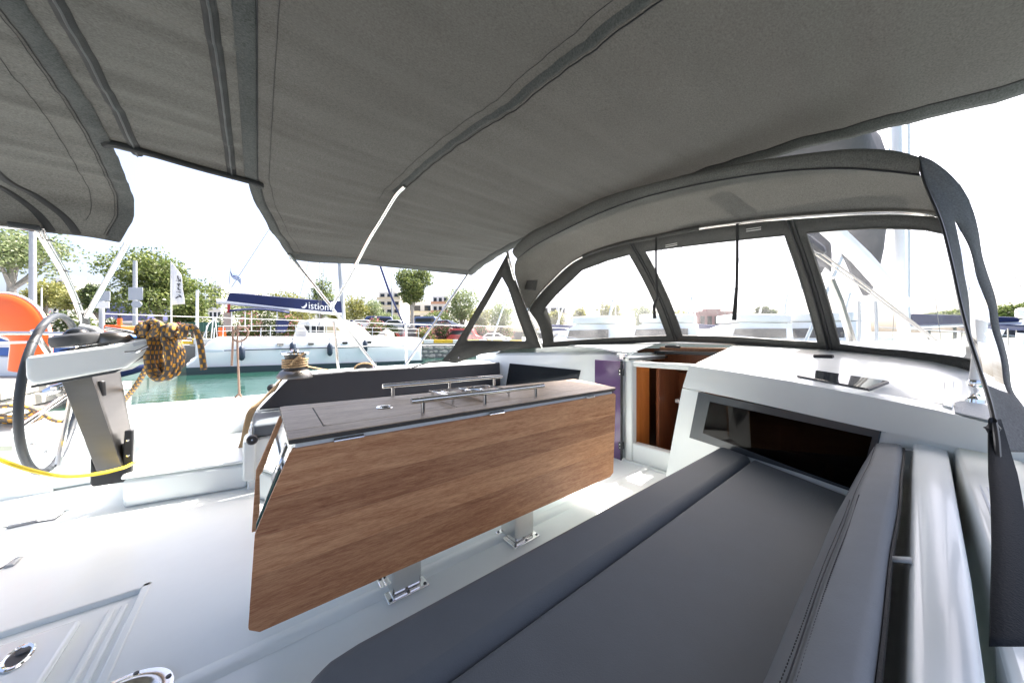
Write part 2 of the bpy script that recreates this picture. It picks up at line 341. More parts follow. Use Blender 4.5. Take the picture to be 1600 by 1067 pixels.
w = MB(); w.add([(-1500, -1500, WZ), (1500, -1500, WZ), (1500, 1500, WZ), (-1500, 1500, WZ)], [(0, 1, 2, 3)])
kind(w.build('water', watermat(), smooth=False), 'structure')
# stern quay runs along Y at X = -4.6, the far quay along X at Y = 27
QX, QZ, FY, FZ = -4.6, -.02, 33.5, .72
q = MB(); q.bx(-400, QX, -400, FY, -3, QZ); kind(q.build('stern_quay', ASPH, smooth=False), 'structure')
q = MB(); q.bx(-400, 400, FY + .004, 900, -3, FZ); kind(q.build('far_quay', ASPH, smooth=False), 'structure')
for z0, z1 in ((-1.2, QZ),):                     # stone facing of the stern quay, block by block
    rnd = random.Random(3); wall = thing('quay_wall', 'rough pale stone facing of the quay behind the stern', 'quay wall', (QX, 12, -1))
    for r_ in range(3):
        y = 5.5 + (r_ % 2) * .3
        while y < 20:
            l = rnd.uniform(.5, .95); h = .3
            s = MB(); d = rnd.uniform(.03, .12); z = -.98 + r_ * .32
            vs = []
            for a, b in ((0, 0), (l, 0), (l, h), (0, h)): vs.append((QX + .002, y + a, z + b))
            for a, b in ((.05, .04), (l - .05, .04), (l - .05, h - .04), (.05, h - .04)): vs.append((QX + d + rnd.uniform(-.02, .02), y + a, z + b))
            s.add(vs, [(0, 1, 5, 4), (1, 2, 6, 5), (2, 3, 7, 6), (3, 0, 4, 7), (4, 5, 6, 7)]); s.build('stone', CONC, wall, smooth=False); y += l + .03
# far quay: rubble wall below, painted kerb blocks on top
rnd = random.Random(5); wall = thing('rubble_wall', 'grey rubble stone wall under the painted kerb of the far quay', 'quay wall', (16, FY, -.8))
for r_ in range(3):
    x = 13.0
    while x < 27:
        rr = rnd.uniform(.22, .42); z = -.62 + r_ * .46 + rnd.uniform(-.05, .05); s = MB(); n = 7; ring = []; ring2 = []
        for k in range(n):
            a = 2 * math.pi * k / n; q_ = rr * rnd.uniform(.85, 1.1); ring.append((x + q_ * math.cos(a) * 1.15, FY - .01, z + q_ * math.sin(a) * .6)); ring2.append((x + q_ * .6 * math.cos(a), FY - .12, z + q_ * .36 * math.sin(a)))
        s.loft([ring, ring2], cu=True); s.add(ring2, [tuple(range(n))]); s.build('stone', CONC, wall, smooth=False); x += rr * 2.1 + .05
s = MB(); s.bx(-4, 60, FY - .03, FY + .3, .62, .80); s.build('coping', CONC, wall, bevel=.02)
kw = thing('painted_kerb', 'low kerb of yellow and white painted blocks along the far quay', 'kerb', (16, FY, .8))
x = -5
for k in range(46):
    s = MB(); s.bx(x, x + 1.18, FY + .02, FY + .42, .802, 1.22); s.build('kerb_block', YKERB if (k % 3) != 1 else WKERB, kw, bevel=.03); x += 1.2

# ================================================================== the yacht we stand on
YA = thing('sailing_yacht', 'white sailing yacht in the foreground, its open cockpit and coachroof', 'yacht', (0, 1.45, 0))
RX0, RX1, RY0, RY1 = -1.9, -.36, .7, 1.965       # floor recess with the hatch
f = MB(); z0 = -.06
f.bx(RX1, 2.62, .0, 1.288, z0, 0); f.bx(-3.2, RX0, .0, 1.288, z0, 0); f.bx(RX0, RX1, .0, RY0, z0, 0)
f.bx(-3.2, RX0, 1.288, 4.0, z0, 0); f.bx(RX0, RX1, RY1, 4.0, z0, 0)
f.bx(RX1, -.30, 1.288, 4.0, z0, 0); f.bx(-.30, 2.75, 1.288, 4.0, z0, .0)
f.build('cockpit_floor', GEL2, YA)
s = MB(); s.prism([(-.34, 1.30, 0.001), (-.34, 1.285, .0005), (-.34, 1.30, .011), (-.34, 1.33, .012), (-.34, 1.36, .001)], (2.9, 0, 0)); s.build('floor_ridge', GEL2, YA)
s = MB(); s.bx(RX0, RX1, RY0, RY1, -.09, -.018); s.build('floor_recess', GEL2, YA)
s = MB()
for a, b, c, d in ((RX1 - .014, RX1 + .014, RY0, RY1 + .014), (RX0, RX1 + .014, RY1 - .014, RY1 + .014)):
    s.bx(a, b, c, d, -.03, .003)
s.build('recess_lip', GEL2, YA, bevel=.006)
for yy in (-.404, -.436):                         # drain ribs along the lid
    s = MB(); s.bx(yy - .009, yy + .009, RY0, RY1 - .07, -.024, -.010); s.build('drain_rib', GEL2, YA, bevel=.005)
lid = MB(); lid.bx(RX0, -.499, RY0, 1.872, -.022, .004); lid = lid.build('floor_hatch', GEL, YA, bevel=.012, seg=4)
c = at(28, 1026, z=.006)
s = MB(); M_ = Matrix.Rotation(R(8), 3, 'Z') @ Matrix.Diagonal((.62, 1.25, 1))
s.lathe([(.050, 0), (.050, .003), (.044, .006), (.036, .004), (.034, -.002)], c, 28, M_); s.build('latch', CHROME, lid)
s = MB(); s.lathe([(.034, .0005), (.001, .001)], (c[0], c[1], c[2] + .0005), 24, M_); s.lathe([(.016, .002), (.014, .006), (.001, .007)], (c[0] + .004, c[1] + .018, c[2]), 16); s.build('latch_ring', BLACK, lid)
# big round deck plate near the bottom edge
c = (-.31, 1.345, 0)
PLY = MB(); PLY.lathe([(.118, 0), (.116, .007), (.095, .010), (.072, .007), (.068, .003), (.001, .003)], c, 36); PLY = PLY.build('deck_plate', STEEL, YA)
for k in range(6):
    a = k * math.pi / 3 + .3; s = MB(); s.lathe([(.007, .008), (.006, .0115), (.001, .0115)], (c[0] + .106 * math.cos(a), c[1] + .106 * math.sin(a), 0), 8); s.build('screw', DKGREY, PLY)
# hatches at the helm floor
for pts in ([(0, 824), (85, 811), (125, 782)], [(0, 888), (28, 872)]):
    s = MB(); s.tube([at(a, b, z=.002) for a, b in pts], .0035, 4); s.build('floor_seam', DKGREY, YA)
for a, b in (((12, 823), (58, 813)), ((105, 797), (119, 780)), ((14, 884), (28, 871))):
    p, q_ = Vector(at(*a, z=.006)), Vector(at(*b, z=.006)); s = MB(); s.tube([p, q_], .009, 6, flat=1.6); s.build('hinge', GALV, YA)

# --- bulkhead either side of the companionway
A0, A1 = Vector((2.31, 1.17, 0)), Vector((1.50, -.38, 0)); WN = (1.015, -.53, 0)
def onw(u, v, off=0.0):
    n = Vector(WN).normalized(); p = Vector(A0) - n * off
    return at(u, v, pl=(tuple(p), WN))
wn_ = Vector(WN).normalized()
rooff = lambda x, y: min(1.0, .514 + .159 * x - .034 * y + .023 * y * y)
TL, TLc = Vector(onw(1077, 570)), Vector(onw(1066, 606))
poly = [Vector(onw(1040, 745)), TLc, Vector(onw(1310, 659)), Vector(onw(1554, 711)), Vector(onw(1600, 724)), Vector((1.50, -.38, -.1)), Vector((2.28, 1.11, -.1))]
poly[-2] = Vector((A0 + (Vector((1.775, .145, 0)) - A0) * 1.45)) - Vector((0, 0, .1)); 
wpx = [(1091, 612), (1375, 672), (1352, 775), (1250, 739), (1077, 683)]; wh = [Vector(onw(*p)) for p in wpx]
rim_ = [TLc, poly[2], poly[3], poly[4], poly[5], poly[6], poly[0]]; s = MB()
for pg in ([TLc, poly[2], wh[1], wh[0]], [poly[2], poly[3], poly[4], poly[5], wh[2], wh[1]], [poly[5], poly[6], wh[4], wh[3], wh[2]], [poly[6], poly[0], TLc, wh[0], wh[4]]):
    s.add([tuple(p) for p in pg], [tuple(range(len(pg)))])
    s.add([tuple(p + wn_ * .05) for p in pg], [tuple(range(len(pg)))])
s.prism([TLc, poly[0], poly[0] + wn_ * .05, TLc + wn_ * .05], (.0005, .0005, 0)); s.build('bulkhead', GEL, YA, smooth=False)
# fascia band, a little proud
ft = [Vector(onw(u, v, .012)) for u, v in ((1077, 570), (1160, 583), (1240, 596), (1350, 617.5), (1467, 641), (1558, 664), (1640, 688))]
fb = [Vector(onw(u, v, .012)) for u, v in ((1066.5, 604.5), (1150, 622), (1230, 640), (1345, 666), (1460, 691), (1554, 710), (1640, 732))]
s = MB()
for i in range(6):
    s.prism([fb[i], fb[i + 1], ft[i + 1], ft[i]], wn_ * .05)
fas = MB(); rows = [fb, [b.lerp(t, .9) for b, t in zip(fb, ft)], ft, [t + wn_ * .03 + Vector((0, 0, .006)) for t in ft], [t + wn_ * .07 + Vector((0, 0, .008)) for t in ft], [b + wn_ * .07 for b in fb]]
fas.loft(rows, cv=True); fas.build('coachroof_fascia', GEL, YA, ang=60)
# window in the bulkhead: grey surround and smoked pane
def panel(name, px, off, th, m, par, bevel=.003):
    s = MB(); s.prism([onw(u, v, off) for u, v in px], tuple(wn_ * th)); return s.build(name, m, par, bevel=bevel)
ipx = [(1109, 627), (1362, 682), (1340, 766), (1248, 733), (1098, 676)]
s = MB(); A_, B_ = [Vector(onw(u, v, .008)) for u, v in wpx], [Vector(onw(u, v, .008)) for u, v in ipx]
s.loft([[p + wn_ * .03 for p in A_], A_, B_, [p + wn_ * .008 for p in B_]], cu=True); win = s.build('bulkhead_window', PANEL, YA, ang=30)
# real recess: the pane lies over a dark cabin with red-brown joinery behind
panel('pane', ipx, .0105, .002, SMOKE, win, .0)
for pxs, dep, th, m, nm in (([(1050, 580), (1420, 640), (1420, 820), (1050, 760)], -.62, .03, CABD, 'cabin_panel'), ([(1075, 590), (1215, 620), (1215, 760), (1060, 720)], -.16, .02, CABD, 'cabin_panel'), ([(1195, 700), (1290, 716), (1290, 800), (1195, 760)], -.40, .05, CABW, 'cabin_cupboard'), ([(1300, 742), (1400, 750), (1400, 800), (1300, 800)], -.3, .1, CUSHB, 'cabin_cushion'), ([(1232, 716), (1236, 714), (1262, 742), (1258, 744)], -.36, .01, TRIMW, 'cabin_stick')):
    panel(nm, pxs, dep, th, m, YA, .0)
s = MB(); c = Vector(onw(1301, 719, -.3)); [s.tube([c + Vector((.0, .02 * math.cos(k * 1.05), .02 * math.sin(k * 1.05))), c - Vector((.0, .02 * math.cos(k * 1.05), .02 * math.sin(k * 1.05)))], .006, 6) for k in range(3)]; s.build('cabin_valve', WHITE, YA)
# --- port bulkhead
PB = [Vector((2.35, 3.75, 0)), Vector((2.55, 1.885, 0)), Vector((2.46, 1.50, 0))]
def onp(u, v, off=0):
    d = (PB[1] - PB[0]).normalized(); n = Vector((d.y, -d.x, 0)); n = n if n.x < 0 else -n
    return at(u, v, pl=(tuple(PB[0] + n * off), tuple(n)))
s = MB(); zt = (.80, .872, .878)
lo = [Vector((p.x, p.y, -.02)) for p in PB]; hi = [Vector((p.x, p.y, z)) for p, z in zip(PB, zt)]
hi2 = [p + Vector((.06, 0, .03)) for p in hi]; bk = [p + Vector((.12, 0, .03)) for p in hi]
s.loft([lo, hi, hi2, bk]); s.build('port_bulkhead', GEL, YA, solid=.01)
pd_ = (PB[1] - PB[0]).normalized(); pn = Vector((pd_.y, -pd_.x, 0)); pn = pn if pn.x < 0 else -pn
s = MB(); s.prism([onp(u, v, .012) for u, v in ((796, 567), (907, 578), (900, 606), (785, 632))], tuple(-pn * .01)); pw = s.build('port_window', GLASSDK, YA, bevel=.003)
# --- companionway: white frame, sill, purple doors, wooden cabin beyond
CX = 2.46
s = MB()
s.bx(CX - .02, CX + .06, 1.47, 1.535, .0, .835); s.bx(CX - .02, CX + .06, .862, 1.468, .0, .155); s.bx(CX - .016, CX + .10, .862, 1.468, .79, .833)
s.bx(CX - .02, CX + .06, .80, .86, 0, .835)
s.build('companionway_frame', GEL, YA, bevel=.012)
s = MB(); s.bx(2.40, CX - .022, .8, 1.9, -.02, .012); s.build('threshold', GEL2, YA, bevel=.01)
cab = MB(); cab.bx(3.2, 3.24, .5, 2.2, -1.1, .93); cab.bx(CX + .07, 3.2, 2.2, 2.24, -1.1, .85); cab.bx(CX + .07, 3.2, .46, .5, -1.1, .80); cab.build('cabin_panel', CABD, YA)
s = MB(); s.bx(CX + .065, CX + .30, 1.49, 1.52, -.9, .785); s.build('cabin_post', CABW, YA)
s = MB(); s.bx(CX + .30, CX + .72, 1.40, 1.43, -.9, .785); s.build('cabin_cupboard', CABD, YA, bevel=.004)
s = MB(); s.bx(3.0, 3.05, .55, 1.3, -.5, .45); s.build('galley_front', CABW, YA)
s = MB(); s.bx(2.95, 3.15, .5, 1.35, .45, .48); s.build('galley_top', WHITE, YA)
s = MB(); s.bx(CX, 3.3, .4, 2.3, -1.15, -1.1); s.build('cabin_sole', CABW, YA)
def door(name, y0, y1, par, vent):
    d = MB(); d.bx(CX - .062, CX - .05, y0, y1, -.012, .835); o = d.build(name, PURPLE, par, bevel=.004)
    s = MB(); s.bx(CX - .049, CX - .028, y0, y1, .74, .80); s.build('door_top_rail', mat('purple_rail', (.10, .06, .13), .2), o)
    if vent:
        for r_ in range(2):
            for k in range(12):
                yy = y0 + .075 + k * .0125; z = .60 - r_ * .045; s = MB(); s.box((CX - .0635, yy, z), (.002, .006, .026), Matrix.Rotation(R(25), 3, 'X')); s.build('vent_slot', BLACK, o, smooth=False)
    for z in (.12, .74):
        s = MB(); s.bx(CX - .072, CX - .03, y0 - .012, y0 + .02, z - .03, z + .03); hg = s.build('door_hinge', BLACK, o, bevel=.004)
        s = MB()
        for dz in (-.014, .014):
            s.lathe([(.006, 0), (.005, .003), (.0005, .003)], (CX - .0725, y0 + .004, z + dz), 8, Matrix.Rotation(R(-90), 3, 'Y'))
        s.build('screw', CHROME, hg)
    s = MB(); s.bx(CX - .068, CX - .045, y0 - .006, y0 + .004, -.012, .835); s.build('door_edge', BLACK, o)
    return o
door('companionway_door', 1.545, 1.815, YA, True)
s = MB(); s.bx(CX + .05, CX + .30, 1.02, 1.032, .1, .80); s.build('starboard_door', PURPLE, YA)
s = MB(); s.bx(CX + .04, CX + .29, 1.035, 1.05, .1, .80); s.build('door_stile', mat('lilac_stile', (.42, .40, .52), .3), YA)
s = MB(); c = at(975, 556, x=CX - .02); s.bx(c[0] - .02, c[0] + .03, c[1] - .03, c[1] + .035, c[2] - .03, c[2] + .02); s.build('hatch_lock', CHROME, YA, bevel=.006)
# --- coachroof top with the open companionway hatch
HX0, HX1, HY0, HY1 = 2.44, 3.0, .88, 1.50
def xaft(y): return interp(y, [-.8, -.142, -.045, .339, .904, .95, 1.5, 1.885, 2.6, 3.3, 3.75], [1.40, 1.655, 1.705, 1.905, 2.20, 2.44, 2.44, 2.56, 2.50, 2.43, 2.38])
ys = [-.75, -.5, -.3, -.142, -.045, .15, .339, .6, .8, .88, .95, 1.1, 1.3, 1.5, 1.7, 1.885, 2.2, 2.6, 2.9, 3.2, 3.45, 3.7]
rows = []; fr = [0, .03, .12, .25, .4, .55]
xs2 = [3.0, 3.3, 3.8, 4.6, 5.6, 7.0, 9.0]
for i in range(len(fr) + len(xs2)):
    row = []
    for y in ys:
        xa = xaft(y)
        x = xa + (3.0 - xa) * fr[i] / .6 if i < len(fr) else xs2[i - len(fr)]
        drop = max(0, -.05 - y) ** 2 * .5 + max(0, y - 2.8) ** 2 * .4
        z = rooff(min(x, 3.2), y) - drop - max(0, x - 3.2) * .035
        if i == 0: z -= .012
        row.append(Vector((x, y if x < 4 else 1.4 + (y - 1.4) * max(.1, 1 - (x - 4) / 6), z)))
    rows.append(row)
def hole(i, j): return ys[j] >= HY0 - 1e-6 and ys[j + 1] <= HY1 + 1e-6 and i < len(fr)
s = MB(); s.loft(rows, skip=hole); s.build('coachroof', GEL, YA, solid=.012, ang=50)
s = MB(); s.bx(HX0 - .02, HX1 + .05, 1.485, 1.545, .835, .875); s.build('hatch_runner', GEL, YA, bevel=.008)
s = MB(); s.bx(HX0 - .02, HX1 + .05, 1.47, 1.486, .845, .858); s.build('runner_track', DKGREY, YA)
s = MB(); s.bx(HX0 + .0, HX1, 1.54, 1.62, .86, .895); s.build('runner_cover', GEL, YA, bevel=.01)
s = MB(); s.bx(2.96, 3.0, .30, 1.50, .915, .948); s.build('hatch_trim', TRIMW, YA, bevel=.004)
s = MB(); s.bx(2.90, 2.955, .42, 1.52, .885, .914); s.build('hatch_gasket_and_shade', BLACK, YA, bevel=.004)  # black box stands in for the shaded gap below the hatch trim
# deck ahead of the roof, hull sides
s = MB(); s.prism([(1.4, -.9, -.84), (1.4, -.9, .42), (11, 1.2, .65), (11, 1.2, -.84)], (0, .05, 0)); s.build('starboard_topside', GEL, YA)
hullp = [(-2.6, 4.25), (0, 4.28), (3, 4.15), (6, 3.5), (9, 2.2), (10.5, 1.3)]
s = MB(); s.loft([[Vector((x, y, .44 + .03 * max(0, x))) for x, y in hullp], [Vector((x, y - .05, -.85)) for x, y in hullp]]); s.build('port_topside', GEL, YA, solid=.03)
# --- port coaming, gunwale, locker
s = MB(); rows = []
for x, zt_ in ((-.04, .44), (.03, .47), (.17, .66), (.26, .70), (.8, .715), (1.6, .725), (2.45, .75), (3.2, .78)):
    rows.append([Vector((x, 3.36, .2)), Vector((x, 3.40, zt_ - .02)), Vector((x, 3.44, zt_)), Vector((x, 3.80, zt_ + .0)), Vector((x, 3.86, zt_ - .03)), Vector((x, 3.90, .42))])
s.loft(rows, caps=True); s.build('port_coaming', GEL, YA, ang=50)
s = MB()
prof = [(3.62, .17), (3.64, .30), (3.72, .40), (3.95, .445), (4.18, .45), (4.24, .43), (4.26, .36)]
s.loft([[Vector((x, y, z)) for y, z in prof] for x in (-2.6, -1.6, -.8, 0, 1, 2, 3.2)]); s.build('side_deck', GEL, YA, solid=.01)
s = MB(); s.prism([(-2.6, 3.64, -.02), (-2.6, 3.58, .02), (-2.6, 3.60, .30), (-2.6, 3.64, .34), (-2.6, 3.9, .36), (-2.6, 3.9, -.02)], (2.0, 0, 0)); s.build('helm_side', GEL, YA, bevel=.02)
s = MB(); s.prism([(-.64, 2.95, 0), (-.06, 2.84, 0), (-.06, 3.62, 0), (-.64, 3.62, 0)], (0, 0, .165)); s.build('locker', GEL, YA, bevel=.02, seg=3)
s = MB(); s.prism([(-.645, 2.945, .172), (-.055, 2.832, .172), (-.055, 3.60, .20), (-.69, 3.60, .20)], (0, 0, .022)); lk = s.build('locker_lid', GEL, YA, bevel=.012, seg=3)
for u, v in ((263, 693), (355, 679)):
    c = at(u, v, z=.218); s = MB(); s.bx(c[0] - .04, c[0] + .04, c[1] - .01, c[1] + .01, .20, .222); s.build('lid_hinge', STEEL, lk)
# access panel in the helm side
s = MB(); s.prism([at(u, v, y=3.57) for u, v in ((-40, 672), (78, 690), (82, 768), (66, 784), (-40, 795))], (0, .03, 0)); ap = s.build('access_panel', GEL2, YA, bevel=.01)
for u, v in ((51, 694), (73, 706), (71, 761)):
    c = at(u, v, y=3.565); s = MB(); s.lathe([(.012, 0), (.010, .006), (.001, .007)], c, 10, Matrix.Rotation(R(90), 3, 'X')); s.build('screw', STEEL, ap)
s = MB(); s.prism([at(u, v, y=3.569) for u, v in ((-20, 697), (19, 696), (19, 703), (-20, 706))], (0, .004, 0)); s.build('maker_plate', mat('pale_plate', (.5, .52, .42), .5), ap, smooth=False)
# --- starboard coaming and bench mouldings
s = MB(); s.bx(-1.6, 2.0, .10, .645, -.02, .33); s.build('bench_base', GEL, YA, bevel=.015)
s = MB(); s.bx(-.06, 2.5, 2.80, 3.40, -.02, .34); s.build('port_bench_base', GEL, YA, bevel=.015)
rows = []
for x in (-.4, .2, .42, .8, 1.2, 1.66, 1.75):
    k = 0.0
    l_ = .003; r_ = interp(x, [.3, .75, 1.66], [-.036, -.0486, -.062]); m_ = (l_ + r_) / 2
    rows.append([Vector((x, l_ + d, z)) for d, z in ((.13, .30), (.10, .50), (.012, .575), (.004, .645), (.002, .657), (-.002, .6625), (-.009, .6645))] + [Vector((x, m_, .667))] + [Vector((x, r_ + d, z)) for d, z in ((.007, .6645), (.002, .6625), (.0, .657), (-.001, .62), (-.002, .40))])
s = MB(); s.loft(rows); s.build('starboard_coaming', GELC, YA, ang=80)
# winch plinth with ribbed top, beyond the groove
rows = []
for x, zz in ((.80, .42), (.80, .60), (.83, .648), (.90, .662), (1.3, .672), (1.70, .678)):
    rows.append([Vector((x, -.072, .40)), Vector((x, -.074, zz - .03)), Vector((x, -.0765, zz - .008)), Vector((x, -.082, zz)), Vector((x, -.3, zz)), Vector((x, -.5, zz - .01))])
s = MB(); s.loft(rows, caps=False); pl_ = s.build('winch_plinth', GELC, YA, ang=60, solid=.006)
ribs = MB()
for k in range(46):
    y = -.087 - k * .0088
    x0 = .93 + k * .001; ribs.prism([(x0, y, .666), (x0, y - .0022, .6695), (x0, y - .0048, .6695), (x0, y - .007, .666)], (.74, 0, .010))
kind(ribs.build('rib', NONSKID, pl_, smooth=False), 'stuff')
s = MB(); s.bx(-.6, .80, -.7, -.068, .30, .605); sdk = s.build('starboard_side_deck', GEL, YA, bevel=.01)
ribs = MB()
for k in range(44):
    y = -.115 - k * .0095; ribs.prism([(-.2, y, .604), (-.2, y - .0025, .6085), (-.2, y - .005, .6085), (-.2, y - .0075, .604)], (.93, 0, 0))
kind(ribs.build('rib', NONSKID, sdk, smooth=False), 'stuff')
s = MB(); s.bx(.6, 12, -.95, -.3, .1, .40); s.build('starboard_walkway', GEL, YA)
# non skid patch and raised strip on the coachroof
def onroof(u, v, dz=.006):
    lo_, hi_ = .3, 30.0
    g_ = lambda t: (lambda p: p[2] - rooff(p[0], p[1]) - dz)(at(u, v, t=t))
    t0_ = .3
    while t0_ < 12 and g_(t0_) > 0: t0_ += .02
    lo_, hi_ = t0_ - .02, t0_
    for _ in range(30):
        m_ = (lo_ + hi_) / 2
        if g_(m_) > 0: lo_ = m_
        else: hi_ = m_
    return Vector(at(u, v, t=hi_))
s = MB(); s.prism([onroof(u, v, .002) for u, v in ((1491, 630), (1500, 627), (1560, 637), (1572, 664), (1492, 645))], (0, 0, .004)); s.build('roof_grip', mat('grey_grip', (.42, .45, .47), .7, bump=1.0, bs=160, bd=.004), YA, bevel=.001)
q_ = [onroof(u, v, .004) for u, v in ((1475, 598), (1492, 597), (1489, 640), (1472, 636))]; s = MB(); s.prism(q_, (0, 0, .008)); s.build('roof_moulding', GEL, YA, bevel=.004)
q_ = [onroof(u, v, .006) for u, v in ((1257, 578), (1387, 598), (1353, 610), (1245, 589))]
s = MB(); s.prism(q_, (0, 0, .010)); rh = s.build('roof_hatch', mat('hatch_glass', (.03, .035, .04), .03, spec=1.0), YA, bevel=.003)
q2 = [onroof(u, v, .02) for u, v in ((1385, 597), (1389, 599), (1358, 611), (1352, 609))]; s = MB(); s.prism(q2, (0, 0, .008)); s.build('hatch_gasket_and_shade', BLACK, rh)
# --- swim-shower box at the end of the port bench
s = MB(); s.prism([at(u, v, y=2.78) for u, v in ((379, 693), (401, 680), (398, 752), (379, 752))], (0.0, .25, 0)); sb = s.build('bench_end', GEL, YA, bevel=.012)
c = at(394, 686, y=2.77); s = MB(); s.lathe([(.001, -.03), (.028, -.03), (.032, -.02), (.032, .05), (.026, .06), (.001, .06)], c, 18, Matrix.Rotation(R(80), 3, 'X')); sw = s.build('shower_knob', BLACK, sb)
s = MB(); s.lathe([(.006, .06), (.005, .064), (.0005, .064)], c, 8, Matrix.Rotation(R(80), 3, 'X')); s.build('screw', CHROME, sw)
# ================================================================== cushions
def cushion(name, label, poly, z0, z1, bevel=.025, m=CUSH, sag=.004, grp=None):
    s = MB(); s.prism([(x, y, z0) for x, y in poly], (0, 0, z1 - z0))
    o = s.build(name, m, None, bevel=bevel, seg=5); return tag(o, label, 'cushion', grp)
Wx = lambda y, off=.02: A0.x + (y - A0.y) * (A0.x - 1.775) / (A0.y - .145) - off      # bulkhead line in plan
CU = 'seat cushions of the starboard bench'
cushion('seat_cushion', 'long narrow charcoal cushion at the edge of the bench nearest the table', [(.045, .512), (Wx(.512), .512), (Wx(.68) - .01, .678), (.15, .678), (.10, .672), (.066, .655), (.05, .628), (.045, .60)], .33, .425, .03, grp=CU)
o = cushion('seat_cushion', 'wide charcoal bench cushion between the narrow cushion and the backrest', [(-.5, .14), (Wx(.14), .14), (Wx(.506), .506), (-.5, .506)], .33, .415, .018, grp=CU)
# backrest bolster: swept section with slight waves, seam line and zip
secs = []; stitch = []; zipl = []; stitch2 = []
n = 40; prof = [(.105, .40), (.150, .395), (.162, .42), (.150, .47), (.118, .565), (.0895, .640), (.082, .6545), (.073, .660), (.040, .665), (.030, .662), (.025, .65), (.028, .60), (.07, .46)]
XE = 1.70
for i in range(n + 1):
    x = -.4 + (XE + .4) * i / n; row = []
    for k, (y, z) in enumerate(prof):
        w = .0014 * math.sin(x * 5.1 + k * .5) + .0009 * math.sin(x * 13 + k)
        taper = 0 if x < XE - .06 else (x - XE + .06) / .06
        cy, cz = .09, .53; yy = y + (w if k not in (0, 12) else 0); zz = z + w * .6
        sc_ = 1 - .10 * taper ** 2
        row.append(Vector((x, cy + (yy - cy) * sc_, cz + (zz - cz) * sc_)))
    secs.append(row); stitch.append(row[6] + Vector((0, .0015, .002))); stitch2.append(row[5] + Vector((0, .002, .001))); zipl.append(row[10] + Vector((0, -.002, 0)))
BR = thing('backrest_cushion', 'long charcoal backrest bolster standing against the starboard coaming', 'cushion', (.7, .09, .4))
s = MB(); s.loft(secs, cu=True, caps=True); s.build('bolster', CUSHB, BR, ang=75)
s = MB(); s.tube(catmull(stitch, 2), .0008, 5); s.build('seam', STITCH, BR)
s = MB()
for i in range(300):
    x = -.1 + i * .0062
    if x > 1.05: break
    f_ = (x + .4) / (XE + .4) * n; k = int(f_); p = stitch2[k].lerp(stitch2[k + 1], f_ - k); s.box(p, (.003, .001, .001))
    p = stitch[k].lerp(stitch[k + 1], f_ - k) ; s.box(p + Vector((0, -.007, .0014)), (.0032, .0016, .0016))
kind(s.build('stitches', STITCH, BR, smooth=False), 'stuff')
s = MB(); s.tube(catmull(zipl, 2), .004, 6, flat=.7); s.build('zip', ZIP, BR)
for (u, v, t_) in ((1415, 705, 1.02), (1402, 880, .50)):          # grey straps from the back of the bolster to the coaming
    c = Vector(at(u, v, t=t_)); L_ = .055 if t_ > .8 else .035
    s = MB(); s.loft([[c + Vector((0, .006, .0)), c + Vector((.02, .006, .0))], [c + Vector((.0, -.012, .008)), c + Vector((.02, -.012, .008))], [c + Vector((.004, -.022, .0)), c + Vector((.024, -.022, .0))], [c + Vector((.0, -.012, -L_)), c + Vector((.02, -.012, -L_))]])
    st = s.build('strap', mat('grey_strap', (.42, .44, .45), .7, bump=.5, bs=300), BR, solid=.002)
    s = MB(); s.box(c + Vector((.011, -.024, .002)), (.020, .010, .012)); s.build('buckle', WHITE, st, bevel=.002)
# port side
cushion('seat_cushion', 'charcoal seat cushion with pale grey sides on the port bench', [(-.03, 2.80), (2.45, 2.80), (2.45, 3.36), (-.03, 3.36)], .345, .43, .02)
s = MB(); s.bx(-.036, -.026, 2.82, 3.34, .35, .415); tag(s.build('cushion_side', mat('pale_vinyl', (.22, .215, .20), .5), None, bevel=.004), 'pale grey end panel of the port seat cushion', 'cushion side')
pb0 = [(.0, 3.35, .445), (2.44, 3.30, .445), (2.44, 3.315, .735), (.70, 3.365, .722), (.26, 3.365, .705), (.21, 3.36, .69)]
s = MB(); s.prism([(a, b - .04, c) for a, b, c in pb0], (0, .045, 0)); o = s.build('backrest_cushion', mat('dark_violet_grey_vinyl', (.030, .031, .038), .5, var=.15, vs=8, bump=.2, bs=400), None, bevel=.014, seg=4)
tag(o, 'dark backrest cushion with a slanted end along the port bench', 'cushion')

# ================================================================== cockpit table
TB = thing('cockpit_table', 'long drop-leaf teak cockpit table on two steel legs', 'table', (.85, 1.45, 0))
ZT = .710
s = MB(); s.prism([(.070, 1.1565, .692), (1.737, 1.1635, .692), (1.762, 1.1745, .692), (1.907, 1.61, .692), (1.892, 1.637, .692), (.085, 1.759, .692), (.073, 1.745, .692)], (0, 0, .0150)); TT = s.build('tabletop', TOPE, TB, bevel=.004)
def plank(poly, name='plank', par=TT, m=TOPW, z0=.7068, h=.0036, bv=.0012):
    s = MB(); s.prism([(x, y, z0) for x, y in poly], (0, 0, h)); return s.build(name, m, par, bevel=bv)
g = .0022
plank([(.070, 1.156), (1.737, 1.163), (1.765, 1.176), (1.795, 1.262 - g), (.070, 1.262 - g)], 'border_plank')
plank([(.074, 1.640 + g), (1.885, 1.640 + g), (1.880, 1.636), (.09, 1.757), (.074, 1.745)], 'border_plank')
plank([(.070, 1.262 + g), (.176 - g, 1.262 + g), (.186 - g, 1.640 - g), (.074, 1.640 - g)], 'border_plank')
plank([(.690 + g, 1.262 + g), (.86 - g, 1.262 + g), (.86 - g, 1.640 - g), (.690 + g, 1.640 - g)], 'border_plank')
plank([(1.385 + g, 1.262 + g), (1.797, 1.262 + g), (1.907, 1.612), (1.893, 1.640 - g), (1.385 + g, 1.640 - g)], 'border_plank')
